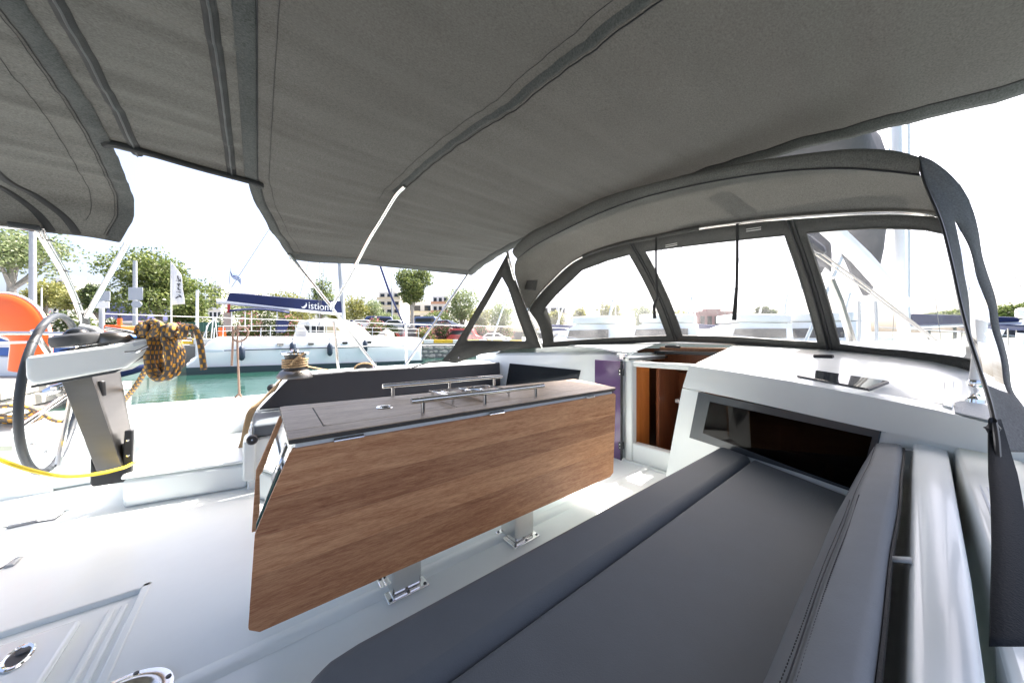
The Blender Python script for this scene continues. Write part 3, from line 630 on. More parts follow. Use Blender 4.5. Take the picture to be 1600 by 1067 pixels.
plank([(.176 + g, 1.285), (.186, 1.268), (.21, 1.262 + g), (.690 - g, 1.262 + g), (.690 - g, 1.640 - g), (.186 + g, 1.640 - g)], 'locker_lid')
plank([(.86 + g, 1.262 + g), (1.385 - g, 1.262 + g), (1.385 - g, 1.640 - g), (.86 + g, 1.640 - g)], 'locker_lid')
# central body and its mirrored end
sidep = [(.092, .684), (.012, .452), (-.004, .20), (1.68, .20), (1.70, .684)]
s = MB(); s.prism([(x, 1.196, z) for x, z in sidep], (0, .52, 0)); s.build('table_body', GEL, TB, bevel=.006)
s = MB(); s.bx(.088, 1.722, 1.173, 1.20, .660, .6915); s.build('hinge_batten', GEL, TB, bevel=.001)
def endp(z, off): return interp(z, [.20, .452, .684], [-.004, .012, .092]) - off
s = MB(); s.loft([[Vector((endp(z, .006), y, z)) for y in (1.235, 1.70)] for z in (.21, .452, .60)]); mp_ = s.build('end_mirror', MIRROR, TB, solid=.004, smooth=False)
s = MB(); s.tube([Vector((endp(z, .012), 1.232, z)) for z in (.21, .452, .60)], .006, 6); s.build('glass_edge', GLASSEDGE, mp_)
s = MB(); s.loft([[Vector((endp(z, .014), y, z)) for y in (1.238, 1.30)] for z in (.56, .665)]); s.build('end_trim', STEEL, TB, solid=.006)
# leaves
def xl(z): return interp(z, [.17, .20, .454, .677], [-.016, -.022, -.008, .075])
def xr(z): return interp(z, [.17, .185, .677], [1.700, 1.717, 1.743])
def leaf(y0, y1):
    s = MB(); zz = [.178, .20, .454, .6765]
    s.prism([(xl(z) + .006, y1, z) for z in zz] + [(xr(z) - .006, y1, z) for z in reversed(zz)], (0, (y0 - y1) * .55, 0)); return s.build('leaf', LEAFW, TB, bevel=.001)
LF = leaf(1.160, 1.182)
cuts = [.677, .547, .443, .334, .174]
for a, b in zip(cuts, cuts[1:]):
    zz = [a - .0002] + [z for z in (.454, .20) if b < z < a] + [b + .0002]
    left = [(xl(z), z) for z in zz]; right = [(xr(z), z) for z in reversed(zz)]
    if a == cuts[0]: left = [(xl(.677) + .012, .677), (xl(.672), .666)] + left[1:]; right = right[:-1] + [(xr(.67), .666), (xr(.677) - .012, .677)]
    if b == cuts[-1]: left = left[:-1] + [(xl(.19), .192), (xl(.174) + .02, .174)]; right = [(xr(.174) - .02, .174), (xr(.19), .192)] + right[1:]
    s = MB(); s.prism([(x, 1.160, z) for x, z in left + right], (0, .010, 0)); s.build('plank', LEAFW2 if a in (cuts[1], cuts[3]) else LEAFW, LF, bevel=0)
s = MB(); zz = [.20, .454, .672]; s.prism([(xl(z), 1.728, z) for z in zz] + [(1.70, 1.728, .672), (1.68, 1.728, .2)], (0, .02, 0)); s.build('leaf', LEAFW, TB, bevel=.002, label='far drop leaf hanging on the other side')
for u, v, w in ((546, 684, .045), (777, 647, .04), (923, 622, .038)):
    c = at(u, v, y=1.158); s = MB(); s.bx(c[0] - w, c[0] + w, 1.161, 1.164, .676, .688); s.tube([(c[0] - w, 1.158, .680), (c[0] + w, 1.158, .680)], .0035, 8); s.build('hinge', STEEL, TB)
# legs with foot plates, tie bars
for x0, x1, y0, y1 in ((.385, .548, 1.236, 1.402), (.966, 1.132, 1.196, 1.362)):
    s = MB(); s.bx(x0 + .022, x1 - .024, y0 + .022, y1 - .02, .010, .45); lg = s.build('leg', STEEL, TB, bevel=.008, seg=3)
    s = MB(); s.bx(x0, x1, y0, y1, .0015, .010); s.build('foot_plate', CHROME, lg, bevel=.004)
    for a, b in ((x0 + .013, y0 + .013), (x1 - .013, y0 + .013), (x0 + .013, y1 - .013), ((x0 + x1) / 2, y0 + .012)):
        s = MB(); s.lathe([(.007, 0), (.006, .003), (.001, .003)], (a, b, .010), 10); s.build('bolt', DKGREY, lg)
for z, y in ((.165, 1.30), (.135, 1.285)):
    s = MB(); s.tube([(.52, y, z), (1.0, y - .02, z)], .011, 10); s.build('tie_bar', STEEL, TB)
# rails and cup tray
for (x0, x1, y, feet) in ((.46, 1.165, 1.205, (.508, .80, 1.109)), (.50, 1.262, 1.70, (.552, .88, 1.199))):
    s = MB(); s.tube([(x0, y, .770), (x1, y, .770)], .0115, 14); rl = s.build('rail', STEEL, TB, bevel=.001)
    for x in feet:
        s = MB(); s.tube([(x, y, ZT), (x, y, .765)], .0085, 10); s.build('rail_post', STEEL, rl)
tr = MB(); TX, TY = .885, 1.45
tr.bx(TX - .19, TX + .17, TY - .125, TY - .105, .742, .746); tr.bx(TX - .19, TX + .17, TY + .105, TY + .125, .742, .746)
tr.bx(TX - .19, TX - .165, TY - .105, TY + .105, .742, .746); tr.bx(TX + .145, TX + .17, TY - .105, TY + .105, .742, .746); tr.bx(TX - .03, TX + .015, TY - .105, TY + .105, .742, .746)
TRY = tr.build('cup_tray', CHROME, TB, bevel=.001)
s = MB(); s.lathe([(.050, .742), (.050, .7475), (.043, .752), (.034, .748), (.03, .728), (.001, .725)], (TX - .005, TY - .02, 0), 28); s.build('cup_bowl', CHROME, TRY)
for cx, cy in ((TX - .10, TY + .03), (TX + .09, TY + .045)):
    s = MB(); s.lathe([(.062, .743), (.062, .748), (.050, .748), (.050, .743)], (cx, cy, 0), 28, caps=False); s.build('cup_ring', CHROME, TRY)
for a, b in ((-.175, -.112), (.155, -.112), (-.175, .112), (.155, .112)):
    s = MB(); s.tube([(TX + a, TY + b, ZT), (TX + a, TY + b, .744)], .007, 8); s.build('tray_post', STEEL, TRY)
s = MB(); s.lathe([(.036, ZT), (.034, ZT + .004), (.024, ZT + .004), (.022, ZT + .001), (.001, ZT + .001)], (.435, 1.452, 0), 24); fc = s.build('pole_socket', CHROME, TB)
s = MB(); s.box((.435, 1.452, ZT + .003), (.022, .008, .004)); s.build('socket_slot', BLACK, fc)
s = MB(); s.lathe([(.012, ZT), (.011, ZT + .003), (.001, ZT + .003)], (1.10, 1.42, 0), 14); s.build('lid_pull', CHROME, TB)
# ================================================================== bimini over the cockpit
BPY = [-.42, -.22, 0, .4, 1.0, 1.5, 2.0, 2.4, 2.8, 3.03, 3.2]
BPZ = [1.83, 1.85, 1.865, 1.905, 1.935, 1.955, 1.92, 1.86, 1.75, 1.665, 1.60]
APY = [-.42, -.22, 0, .4, 1.0, 1.5, 2.0, 2.4, 2.7, 2.80, 2.86, 2.90]
APZ = [1.62, 1.73, 1.81, 1.88, 1.935, 1.955, 1.92, 1.86, 1.785, 1.745, 1.68, 1.59]
def smooth_prof(Y, Z):
    yy = np.linspace(Y[0], Y[-1], 400); zz = np.interp(yy, Y, Z); k = np.ones(25) / 25
    zp = np.pad(zz, 12, mode='reflect', reflect_type='odd'); return yy, np.convolve(zp, k, 'valid')
_by, _bz = smooth_prof(BPY, BPZ); _ay, _az = smooth_prof(APY, APZ)
def bz(x, y, wr=1.0):
    z = float(np.interp(y, _by, _bz)); v = max(0, x) / 1.9
    z += .085 * v * max(0, min(1, (y - 1.9) / 1.0)) - .006 * v
    seg = (x + .05) / .8 if x < .75 else (x - .75) / 1.15
    z -= .014 * math.sin(math.pi * min(1, max(0, seg)))
    w = noise.noise(Vector((x * .9, y * 9, 3))) * .010 + noise.noise(Vector((x * 1.5 + y, y * 19, 7))) * .0065
    w += max(0, (y - 2.3) / .7) * noise.noise(Vector((x * 3 + y * 2, y * 14, 1))) * .012 + noise.noise(Vector((x * 1.2, y * 1.6, 11))) * .008
    e = max(0, 1 - abs(x + .03) / .12); w += e * math.sin(y * 60 + 3 * noise.noise(Vector((y * 3, 0, 0)))) * .0016
    return z + w * wr
def xa_(y): return float(np.interp(y, [-.5, 2.2, 2.45, 2.75, 3.03], [-.055, -.055, -.02, .07, .19]))
def xf_(y): return float(np.interp(y, [-.5, -.2, .3, 1.0, 2.4, 3.03], [2.06, 2.02, 1.97, 1.92, 1.90, 1.84]))
BIM = thing('bimini', 'grey canvas bimini stretched over steel bows above the cockpit', 'bimini', (.9, 1.4, 1.9))
NY, NX = 220, 90
yl = [-.42 + (3.03 + .42) * j / NY for j in range(NY + 1)]
s = MB(); s.loft([[Vector((xa_(y) + (xf_(y) - xa_(y)) * i / NX, y, bz(xa_(y) + (xf_(y) - xa_(y)) * i / NX, y))) for y in yl] for i in range(NX + 1)])
s.build('canopy', CANVM, BIM, fix=False, ang=180)
def strip(xs_fn, y0, y1, off, name, m, par, n=120, zf=bz):
    s = MB(); rows = []
    for k in range(n + 1):
        y = y0 + (y1 - y0) * k / n; xs_ = xs_fn(y); rows.append([Vector((x, y, zf(x, y) - o)) for x, o in zip(xs_, off)])
    s.loft(rows); return s.build(name, m, par, fix=False, ang=180)
def line(xfn, y0, y1, off, r, name, m, par, n=110, zf=bz):
    s = MB(); s.tube([Vector((xfn(y), y, zf(xfn(y), y) - off)) for y in [y0 + (y1 - y0) * k / n for k in range(n + 1)]], r, 5); return s.build(name, m, par)
# hems and seams of the main canopy
strip(lambda y: [xa_(y) - .004, xa_(y) + .0, xa_(y) + .045, xa_(y) + .05], -.4, 3.02, (0, .006, .007, .001), 'aft_hem', CANV2, BIM)
line(lambda y: xa_(y) + .052, -.4, 3.02, .002, .0022, 'seam', STITCH, BIM)
line(lambda y: xa_(y) + .10, -.4, 3.0, .002, .0012, 'seam', STITCH, BIM)
strip(lambda y: [xf_(y) - .09, xf_(y) - .085, xf_(y) - .04, xf_(y), xf_(y) + .004], -.4, 3.02, (0, .005, .016, .012, -.01), 'front_hem', CANV2, BIM)
line(lambda y: xf_(y) - .094, -.4, 3.0, .002, .002, 'seam', STITCH, BIM)
# port hem
s = MB(); rows = []
for k in range(61):
    x = .19 + (1.84 - .19) * k / 60; a, b = Vector((x, 3.03, bz(x, 3.03))), Vector((x, 2.96, bz(x, 2.96)))
    rows.append([b + Vector((0, 0, -.004)), b.lerp(a, .5) + Vector((0, -.004, -.008)), a + Vector((0, .002, -.012)), a + Vector((0, .012, .002))])
s.loft(rows); s.build('side_hem', CANV2, BIM, fix=False)
# bow pocket across the canopy
def xp(y): return float(np.interp(y, [-.4, .4, 1.0, 1.96], [.86, .80, .775, .655]))
strip(lambda y: [xp(y) - .019, xp(y) - .013, xp(y) - .006, xp(y) + .006, xp(y) + .013, xp(y) + .019], -.4, 1.98, (.0, .005, .012, .012, .005, .0), 'bow_pocket', CANV2, BIM)
line(lambda y: xp(y) + .026, -.4, 1.97, .006, .0026, 'seam', STITCH, BIM)
line(lambda y: xp(y) - .062, -.4, 2.1, .004, .0012, 'seam', STITCH, BIM)
# struts on the port side
def tubes(name, pts, r, par, m=STEEL, n=10, sub=8): 
    s = MB(); s.tube(catmull(pts, sub), r, n); return s.build(name, m, par)
J = Vector(at(519, 478, y=3.12)); feet1 = Vector(at(586, 571, y=3.50)); feet3 = Vector(at(629, 576, y=3.52))
tubes('strut', [Vector(at(452, 397, y=2.99)), J + Vector((-.01, .01, 0)), feet1], .0125, BIM, sub=2)
tubes('bow', [Vector((xp(1.85), 1.85, bz(xp(1.85), 1.85) - .016)), Vector((xp(1.98), 1.98, bz(xp(1.98), 1.98) - .03)), Vector(at(594, 345, y=2.28)), Vector(at(575, 376, y=2.52)), Vector(at(548, 428, y=2.86)), J], .0135, BIM)
tubes('strut', [Vector(at(736, 421, y=3.0)), feet3], .0125, BIM, sub=2)
s = MB(); s.lathe([(.001, -.03), (.016, -.03), (.018, 0), (.016, .03), (.001, .03)], J, 12, Matrix.Rotation(R(40), 3, 'X')); s.build('strut_joint', CHROME, BIM)
for p in (feet1, feet3):
    s = MB(); s.lathe([(.03, -.02), (.028, -.008), (.014, 0), (.013, .03), (.001, .03)], p, 14); s.build('strut_foot', CHROME, BIM)
# middle panel with zips, between main and aft canopy; only its outer edge bar shows open sky beyond
MID = thing('bimini_link', 'canvas link panel zipped between the two biminis, open beyond its end bar', 'bimini', (-.28, 1.4, 1.9))
def amz(x, y):
    z = float(np.interp(y, _ay, _az)); w = noise.noise(Vector((x * 1.2, y * 10, 3))) * .020 + noise.noise(Vector((x * 1.6 + y, y * 17, 7))) * .013 + noise.noise(Vector((x * 1.2, y * 1.6, 11))) * .01
    return z + w
YB = 2.27
s = MB(); s.loft([[Vector((x, -.42 + (YB + .42) * j / 170, amz(x, -.42 + (YB + .42) * j / 170) + .004)) for j in range(171)] for x in [-.54 + .5 * i / 24 for i in range(25)]])
s.build('link_canvas', CANV, MID, fix=False, ang=180)
for x0 in (-.445, -.110):
    strip(lambda y: [x0 - .019, x0 - .014, x0, x0 + .014, x0 + .019], -.4, YB, (-.002, .004, .008, .004, -.002), 'zip', ZIP, MID, zf=amz)
    strip(lambda y: [x0 - .004, x0, x0 + .004], -.4, YB, (.006, .013, .006), 'zip_teeth', DKGREY, MID, zf=amz)
def onsurf(u, v, fn, d=0):
    z = 1.85
    for _ in range(25):
        p = at(u, v, z=z); z = fn(p[0], p[1]) - d
    return Vector((p[0], p[1], z))
bar = [onsurf(u, v, amz, .004) for u, v in ((163, 227), (190, 230), (310, 262), (400, 286), (407, 291))]
bar_ = [Vector(at(163, 227, z=amz(-.52, YB) - .003)), Vector(at(190, 230, z=amz(-.5, YB) - .008)), Vector(at(310, 262, z=amz(-.2, YB) - .01)), Vector(at(400, 286, z=amz(-.0, YB) - .004)), Vector(at(407, 291, z=amz(0, YB) - .004))]
s = MB(); s.tube(catmull(bar, 6), .015, 8); s.build('end_bar', ZIP, MID)
# aft bimini
AB = thing('bimini', 'smaller grey canvas bimini with a hanging side flap over the helm', 'bimini', (-1.2, 1.4, 1.85))
def xfa(y): return float(np.interp(y, [-.5, 2.2, 2.7, 2.8, 2.9], [-.515, -.515, -.545, -.565, -.64]))
NYa = 200; yla = [-.42 + (2.90 + .42) * j / NYa for j in range(NYa + 1)]
def abz(x, y): return amz(x, y) + max(0, y - 2.4) * .08 * noise.noise(Vector((x * 4, y * 5, 21)))
s = MB(); s.loft([[Vector((xfa(y) + (-2.3 - xfa(y)) * i / 50, y, abz(xfa(y) + (-2.3 - xfa(y)) * i / 50, y))) for y in yla] for i in range(51)])
s.build('canopy', CANV, AB, fix=False, ang=180)
strip(lambda y: [xfa(y) + .004, xfa(y), xfa(y) - .05, xfa(y) - .055], -.4, 2.895, (0, .006, .007, .001), 'front_hem', CANV2, AB, zf=abz)
line(lambda y: xfa(y) - .058, -.4, 2.88, .003, .002, 'seam', STITCH, AB, zf=abz)
line(lambda y: xfa(y) - .068, -.4, 2.88, .003, .0014, 'seam', STITCH, AB, zf=abz)
line(lambda y: xfa(y) - .15, -.4, 2.84, .003, .0012, 'seam', STITCH, AB, zf=abz)
def curvy(k, o): 
    y = 2.55 + .34 * k; return -.90 + o + .10 * k + (.02 * math.sin(k * 9)) - .16 * (1 - k), y
for o in (0, -.085):
    s = MB(); rows = []
    for k in range(41):
        x, y = curvy(k / 40, o); rows.append([Vector((x + d, y, abz(x + d, y) - e)) for d, e in ((-.018, .001), (-.012, .008), (.012, .008), (.018, .001))])
    s.loft(rows); s.build('zip', ZIP, AB, fix=False)
JA = Vector(at(131, 492, y=3.35)); FA = Vector(at(139, 536, y=3.5))
tubes('strut', [Vector(at(58, 356, y=2.86)), Vector(at(66, 372, y=2.9)), Vector(at(100, 430, y=3.12)), Vector(at(124, 487, y=3.34)), FA], .013, AB)
tubes('strut', [Vector(at(66, 356, y=2.88)), Vector(at(73, 374, y=2.92)), Vector(at(104, 430, y=3.14)), Vector(at(128, 487, y=3.35)), FA + Vector((.012, .01, 0))], .010, AB)
tubes('strut', [Vector(at(200, 378, y=2.85)), JA + Vector((.01, 0, -.01))], .014, AB, sub=2)
s = MB(); s.tube([JA + Vector((0, 0, .02)), FA], .019, 8); s.build('strut_joint', DKGREY, AB)
tubes('spreader', [Vector(at(-40, 350, y=2.9)), Vector(at(25, 355, y=2.88)), Vector(at(58, 357, y=2.86))], .010, AB, m=STEEL)
s = MB(); c = Vector(at(38, 353.5, y=2.85)); s.box(c, (.10, .025, .03)); s.build('cabin_light', DKGREY, AB, bevel=.008)
for (u, v) in ((72, 375), (97, 423), (119, 474)):
    c = Vector(at(u, v, y=np.interp(v, [372, 487], [2.9, 3.34]))); s = MB(); s.box(c, (.05, .03, .004)); s.build('cable_tie', BLACK, AB, smooth=False)

# ================================================================== sprayhood
SH = thing('sprayhood', 'grey canvas sprayhood with clear vinyl windows over the companionway', 'sprayhood', (2.1, 1.1, .9))
Apx = [(824, 484, 2.08), (813, 455, 1.95), (804, 425, 1.80), (808, 404, 1.75), (835, 384, 1.75), (870, 365, 1.75), (930, 336, 1.75), (1000, 310, 1.75), (1100, 286, 1.75), (1200, 270, 1.75), (1270, 264, 1.75), (1330, 263, 1.75), (1385, 267, 1.75), (1437, 273, 1.74)]
Fpx = [(825, 485, 2.08), (840, 462, 2.20), (860, 440, 2.27), (900, 405, 2.3), (960, 382, 2.3), (1030, 367, 2.3), (1090, 355, 2.3), (1150, 346.5, 2.3), (1200, 340, 2.3), (1270, 334, 2.3), (1330, 330, 2.3), (1395, 328, 2.3), (1458, 331, 2.28), (1485, 340, 2.20)]
Tpx = [(803, 388, 1.72), (827, 364, 1.72), (870, 343, 1.72), (936, 311, 1.72), (1020, 286, 1.72), (1137, 259, 1.72), (1220, 245, 1.72), (1290, 236, 1.72), (1340, 232, 1.72), (1400, 235, 1.72), (1436, 245, 1.72)]
P3 = lambda L: [Vector(at(u, v, x=x)) for u, v, x in L]
NA = 60
Ac, Fc = resample(catmull(P3(Apx), 6), NA), resample(catmull(P3(Fpx), 6), NA)
Tc = resample(catmull(P3(Tpx), 6), NA); Ab = resample(catmull(P3(Apx[3:]), 6), NA)
rows = []
for k in range(9):
    f_ = k / 8; rows.append([a.lerp(b, f_) + Vector((0, 0, (.045 if 3 < j else .0) * math.sin(math.pi * f_) + .004 * noise.noise(a * 3 + Vector((f_ * 4, 0, 0))))) for j, (a, b) in enumerate(zip(Ac, Fc))])
s = MB(); s.loft(rows); s.build('roof_canvas', CANVS, SH, ang=180)
rows = []
for k, (f_, bul) in enumerate(((0, 0), (.15, .022), (.4, .034), (.7, .03), (.92, .012), (1, 0))):
    rows.append([t.lerp(a, f_) + Vector((-bul + .004 * noise.noise(t * 9 + Vector((k, 0, 0))), 0, 0)) for t, a in zip(Tc, Ab)])
s = MB(); s.loft(rows); s.build('aft_valance', CANVS, SH, ang=180)
s = MB(); s.tube([a + Vector((-.004, 0, -.002)) for a in Ab], .0035, 5); s.build('seam', STITCH, SH)
# outer skin from the valance top over to the windscreen hoop
rows = [[t.lerp(b, f_) + Vector((0, 0, .03 * math.sin(math.pi * f_) + .012)) for t, b in zip(Tc, resample(Fc[4:], NA))] for f_ in (0, .25, .5, .75, 1)]

# hoops
tubes('hoop', [Vector(at(793, 393, x=1.735)), Vector(at(797, 412, x=1.76)), Vector(at(805, 440, x=1.88)), Vector(at(822, 482, x=2.07)), Vector(at(847, 542, x=2.30))], .0135, SH)
s = MB(); s.tube([f + Vector((-.012, 0, -.012)) for f in Fc], .0125, 10); s.build('hoop', STEEL, SH)
s = MB(); s.tube([f + Vector((-.012, 0, -.011)) for f in Fc[17:38]], .0165, 8); s.build('hoop_sleeve', CANVH, SH)
s = MB(); s.lathe([(.001, -.02), (.016, -.02), (.017, .0), (.016, .02), (.001, .02)], at(823, 484, x=2.07), 10); s.build('hoop_joint', CHROME, SH)
q_ = [Vector(at(u, v, x=2.02)) for u, v in ((823, 438), (841, 437), (838, 454), (819, 452))]
s = MB(); s.prism(q_, (-.012, .0, 0)); s.build('velcro_pad', CANVH, SH, bevel=.004)
# windscreen: rows from hoop to coachroof, columns from port to starboard
Cpx = [((826, 484), 2.08, (848, 542), 2.30), ((842, 460), 2.21, (866, 541), 2.42), ((860, 440), 2.27, (895, 539.5), 2.58), ((900, 405), 2.30, (960, 536.5), 2.78), ((940, 389), 2.30, (1010, 534.5), 2.90), ((973, 379.5), 2.30, (1045, 533.6), 2.96),
       ((985, 376.5), 2.30, (1057, 533.4), 2.97), ((998, 374), 2.30, (1070, 533.6), 2.98), ((1045, 364), 2.30, (1115, 535), 2.98), ((1090, 355), 2.30, (1160, 537.5), 2.95), ((1155, 346), 2.30, (1218, 542.5), 2.88), ((1215, 339), 2.30, (1281, 548), 2.78),
       ((1232, 337.5), 2.30, (1298, 550), 2.75), ((1250, 336), 2.30, (1316, 552.5), 2.72), ((1300, 332), 2.30, (1366, 560), 2.62), ((1350, 329), 2.30, (1416, 566.5), 2.52), ((1400, 328), 2.30, (1462, 574), 2.42), ((1440, 329.5), 2.29, (1500, 580), 2.32), ((1475, 335), 2.23, (1530, 586), 2.22)]
ncol = len(Cpx); cols = []
for (a, xa, b, xb) in Cpx:
    p, q_ = Vector(at(*a, x=xa)), Vector(at(*b, x=xb))
    cols.append((p, q_))
fr_t = [.30, .26, .20, .125, .115, .11, .11, .11, .12, .13, .13, .13, .13, .125, .12, .12, .125, .13, .14]
fr_b = [.90, .915, .925, .93, .935, .935, .935, .935, .935, .935, .935, .935, .935, .93, .93, .925, .92, .92, .92]
fs = [0, .5, 1]
def ws(j, f_): 
    p, q_ = cols[j]; bul = .05 * math.sin(math.pi * f_); return p.lerp(q_, f_) + Vector((bul, 0, bul * .4))
nr = 12; grid = []
for i in range(nr + 3):
    row = []
    for j in range(ncol):
        if i == 0: f_ = 0
        elif i == nr + 2: f_ = 1
        else: f_ = fr_t[j] + (fr_b[j] - fr_t[j]) * (i - 1) / nr
        row.append(ws(j, f_))
    grid.append(row)
paneset = [(1, 5), (7, 11), (13, 18)]
ispane = lambda i, j: 1 <= i <= nr and any(a <= j < b for a, b in paneset)
s = MB(); s.loft(grid, skip=ispane); s.build('windscreen_border', CANVH, SH, solid=.004, ang=60)
for a, b in paneset:
    s = MB(); s.loft([[grid[i][j] + Vector((.004, 0, .003 * noise.noise(Vector((i * .7, j * .9, 2))))) for j in range(a, b + 1)] for i in range(1, nr + 2)]); s.build('window_pane', VINYL, SH, ang=180)
    loop = [grid[1][j] for j in range(a, b + 1)] + [grid[i][b] for i in range(2, nr + 2)] + [grid[nr + 1][j] for j in range(b - 1, a - 1, -1)] + [grid[i][a] for i in range(nr, 1, -1)]
    s = MB(); s.tube([p + Vector((-.004, -.001, 0)) for p in loop], .004, 5, closed=True); s.build('window_welt', mat('welt_' + str(a), (.12, .12, .115), .35), SH)
for j in (6, 12):
    s = MB()
    for d in (-.010, .010): s.tube([grid[i][j] + Vector((-.008, d, 0)) for i in range(nr + 3)], .006, 6)
    s.build('zip', ZIP, SH)
s = MB(); s.tube([grid[nr + 2][j] + Vector((-.004, 0, .006)) for j in range(ncol)], .011, 6, flat=.6); s.build('foot_rail', BLACK, SH)
for px in ([(1025, 371, 2.27), (1025, 420, 2.27), (1027, 464, 2.28), (1022, 478, 2.28), (1023, 497, 2.28)], [(1152, 349, 2.27), (1152, 400, 2.27), (1151, 450, 2.28), (1149, 475, 2.28), (1147, 500, 2.28)]):
    s = MB(); pts = P3(px); s.tube(pts, [.004] * 3 + [.0055, .0065], 6, flat=2.0); st = s.build('roll_strap', ZIP, SH)
    s = MB(); s.box(pts[2] + Vector((-.003, 0, -.004)), (.008, .018, .014)); s.build('buckle', BLACK, st, bevel=.002)
for px in ((1040, 383, 1058, 379.5), (1166, 358, 1189, 354.5)):
    a, b = Vector(at(px[0], px[1], x=2.27)), Vector(at(px[2], px[3], x=2.27)); s = MB(); s.tube([a, b], .003, 4); s.tube([a + Vector((0, 0, -.012)), b + Vector((0, 0, -.012))], .003, 4); s.build('strap_tab', mat('tab_grey' + str(px[0]), (.45, .45, .44), .6), SH)
for (u0, v0, u1, v1) in ((1272, 556, 1302, 557), (1040, 540.5, 1062, 541.5)):
    p, q_ = onroof(u0, v0, .012), onroof(u1, v1, .012); s = MB(); s.tube([p, q_], .012, 8, flat=1.2); s.build('foot_block', BLACK, SH)
# port side panel with its triangular window
pts = [Vector(at(793, 393, x=1.735)), Vector(at(690, 562, y=2.95)), Vector(at(846, 543, x=2.30))]
pn_ = (pts[1] - pts[0]).cross(pts[2] - pts[0]).normalized()
on3 = lambda u, v: Vector(at(u, v, pl=(tuple(pts[0]), tuple(pn_))))
outer = [(795, 391), (762, 452), (728, 510), (706, 546), (690, 563), (712, 567), (750, 553), (800, 545), (846, 543), (824, 486), (806, 440)]
inner = [(784, 432), (760, 474), (742, 504), (729, 529), (731, 532), (752, 531.5), (790, 532.5), (820, 533), (822, 530), (808, 492), (795, 452)]
s = MB(); s.loft([[on3(*p) for p in outer], [on3(*p) for p in inner]], cu=True); s.build('side_panel', CANVH, SH, solid=.004, ang=180)
s = MB(); s.add([on3(*p) for p in inner], [tuple(range(len(inner)))]); s.build('side_window', VINYL, SH)
s = MB(); s.tube([on3(*p) + Vector((0, -.004, 0)) for p in inner], .004, 5, closed=True); s.build('window_welt', MT['welt_1'], SH)
s = MB(); s.tube([on3(*p) for p in ((690, 563), (668, 566), (644, 574))], .008, 6, flat=2); s.build('tie_strap', ZIP, SH)
for u, v in ((702, 561), (716, 558)):
    s = MB(); s.lathe([(.008, 0), (.006, .005), (.001, .005)], on3(u, v) + Vector((0, -.004, 0)), 8, Matrix.Rotation(R(90), 3, 'X')); s.build('snap', CHROME, SH)
# starboard side panel: from its free aft edge (near) to the hoop (far)
Lp = [(1435, 246, 1.72), (1445, 285, 1.68), (1470, 345, 1.60), (1487, 410, 1.50), (1500, 470, 1.41), (1514, 525, 1.32), (1530, 575, 1.24), (1546, 625, 1.14), (1556, 672, 1.06), (1560, 715, 1.0)]
Rp = [(1437, 243, 1.72), (1462, 256, 1.72), (1496, 288, 1.72), (1522, 340, 1.72), (1536, 400, 1.72), (1552, 470, 1.70), (1564, 530, 1.66), (1580, 592, 1.58), (1600, 640, 1.46), (1640, 705, 1.30)]
NS = 86; Lc, Rc = resample(catmull(P3(Lp), 6), NS), resample(catmull(P3(Rp), 6), NS)
rows = []
def cols2(i):
    i = i / (NS - 1) * 33; k = min(1, max(0, (i - 8) / 18)); e = min(1, max(0, (i - 8) / 9)) ** .75; l_, r__ = .50 - .20 * k, .55 + .36 * e
    return [0, l_ * .33, l_ * .8, l_, l_ + (r__ - l_) / 3, l_ + (r__ - l_) * 2 / 3, r__, (r__ + 1) / 2, 1]
for i, (a, b) in enumerate(zip(Lc, Rc)):
    fr2 = cols2(i)
    k = i / (NS - 1); ii = k * 33; rows.append([a.lerp(b, f_) + Vector((.0, .022 * math.sin(f_ * math.pi * 1.0) * k + .008 * min(1, f_ * 2) * noise.noise(Vector((ii * .22, f_ * 3, 4))), .008 * min(1, f_ * 2) * noise.noise(Vector((ii * .15, f_ * 3, 9))))) for f_ in fr2])
isp = lambda i, j: 21 <= i < 66 and 3 <= j < 6
s = MB(); s.loft(rows, skip=isp); s.build('side_panel', canvasmat('grey_canvas_lit_side', (.17, .175, .18), (.2, .205, .21), .35), SH, solid=.004, ang=180)  # paler copy of the hood canvas, daylight on this panel put into its colour
s = MB()
for i in range(NS - 1):
    for j in range(8):
        if isp(i, j): s.add([rows[i][j], rows[i][j + 1], rows[i + 1][j + 1], rows[i + 1][j]], [(0, 1, 2, 3)])
o = s.build('side_window', VINYL, SH, ang=180)
s = MB(); s.tube([r_[0] for r_ in rows], .0035, 6); s.build('edge_piping', BLACK, SH)
stp = [(1550, 655, 1.08), (1556, 700, 1.00), (1566, 770, .84), (1572, 850, .70), (1574, 930, .60), (1576, 1008, .53)]
c_ = catmull([Vector(at(u, v, t=t_ * .57)) for u, v, t_ in stp], 5); w_ = resample([Vector((0, 0, 0)), Vector((1, 0, 0))], len(c_))
rt_ = Vector(RT)
s = MB(); s.loft([[p - rt_ * (.006 + .012 * min(1, k / 8)), p, p + rt_ * (.016 + .012 * min(1, k / 8))] for k, p in enumerate(c_)]); s.build('tie_strap', mat('black_webbing', (.016, .019, .023), .7, bump=.6, bs=400, spec=.12), SH, solid=.003)
c = Vector(at(1551, 668, t=.60)); s = MB(); s.tube([c + Vector((0, 0, .014)), c + rt_ * -.008, c + Vector((0, 0, -.012)), c + rt_ * .006], .006, 8, closed=True); s.build('strap_knot', BLACK, SH)
# chrome hoop foot on the starboard coachroof
HF = onroof(1524, 628, .0)
s = MB(); s.lathe([(.022, 0), (.020, .012), (.011, .020), (.010, .036), (.014, .042), (.016, .066), (.013, .072)], HF, 18); hf = s.build('hoop_foot', CHROME, SH)
s = MB(); s.tube([HF + Vector((0, 0, .07)), Vector(at(1529, 545, x=HF.x + .02)), Vector(at(1536, 480, x=HF.x + .0))], .0125, 10); s.build('hoop', WHITE, SH)
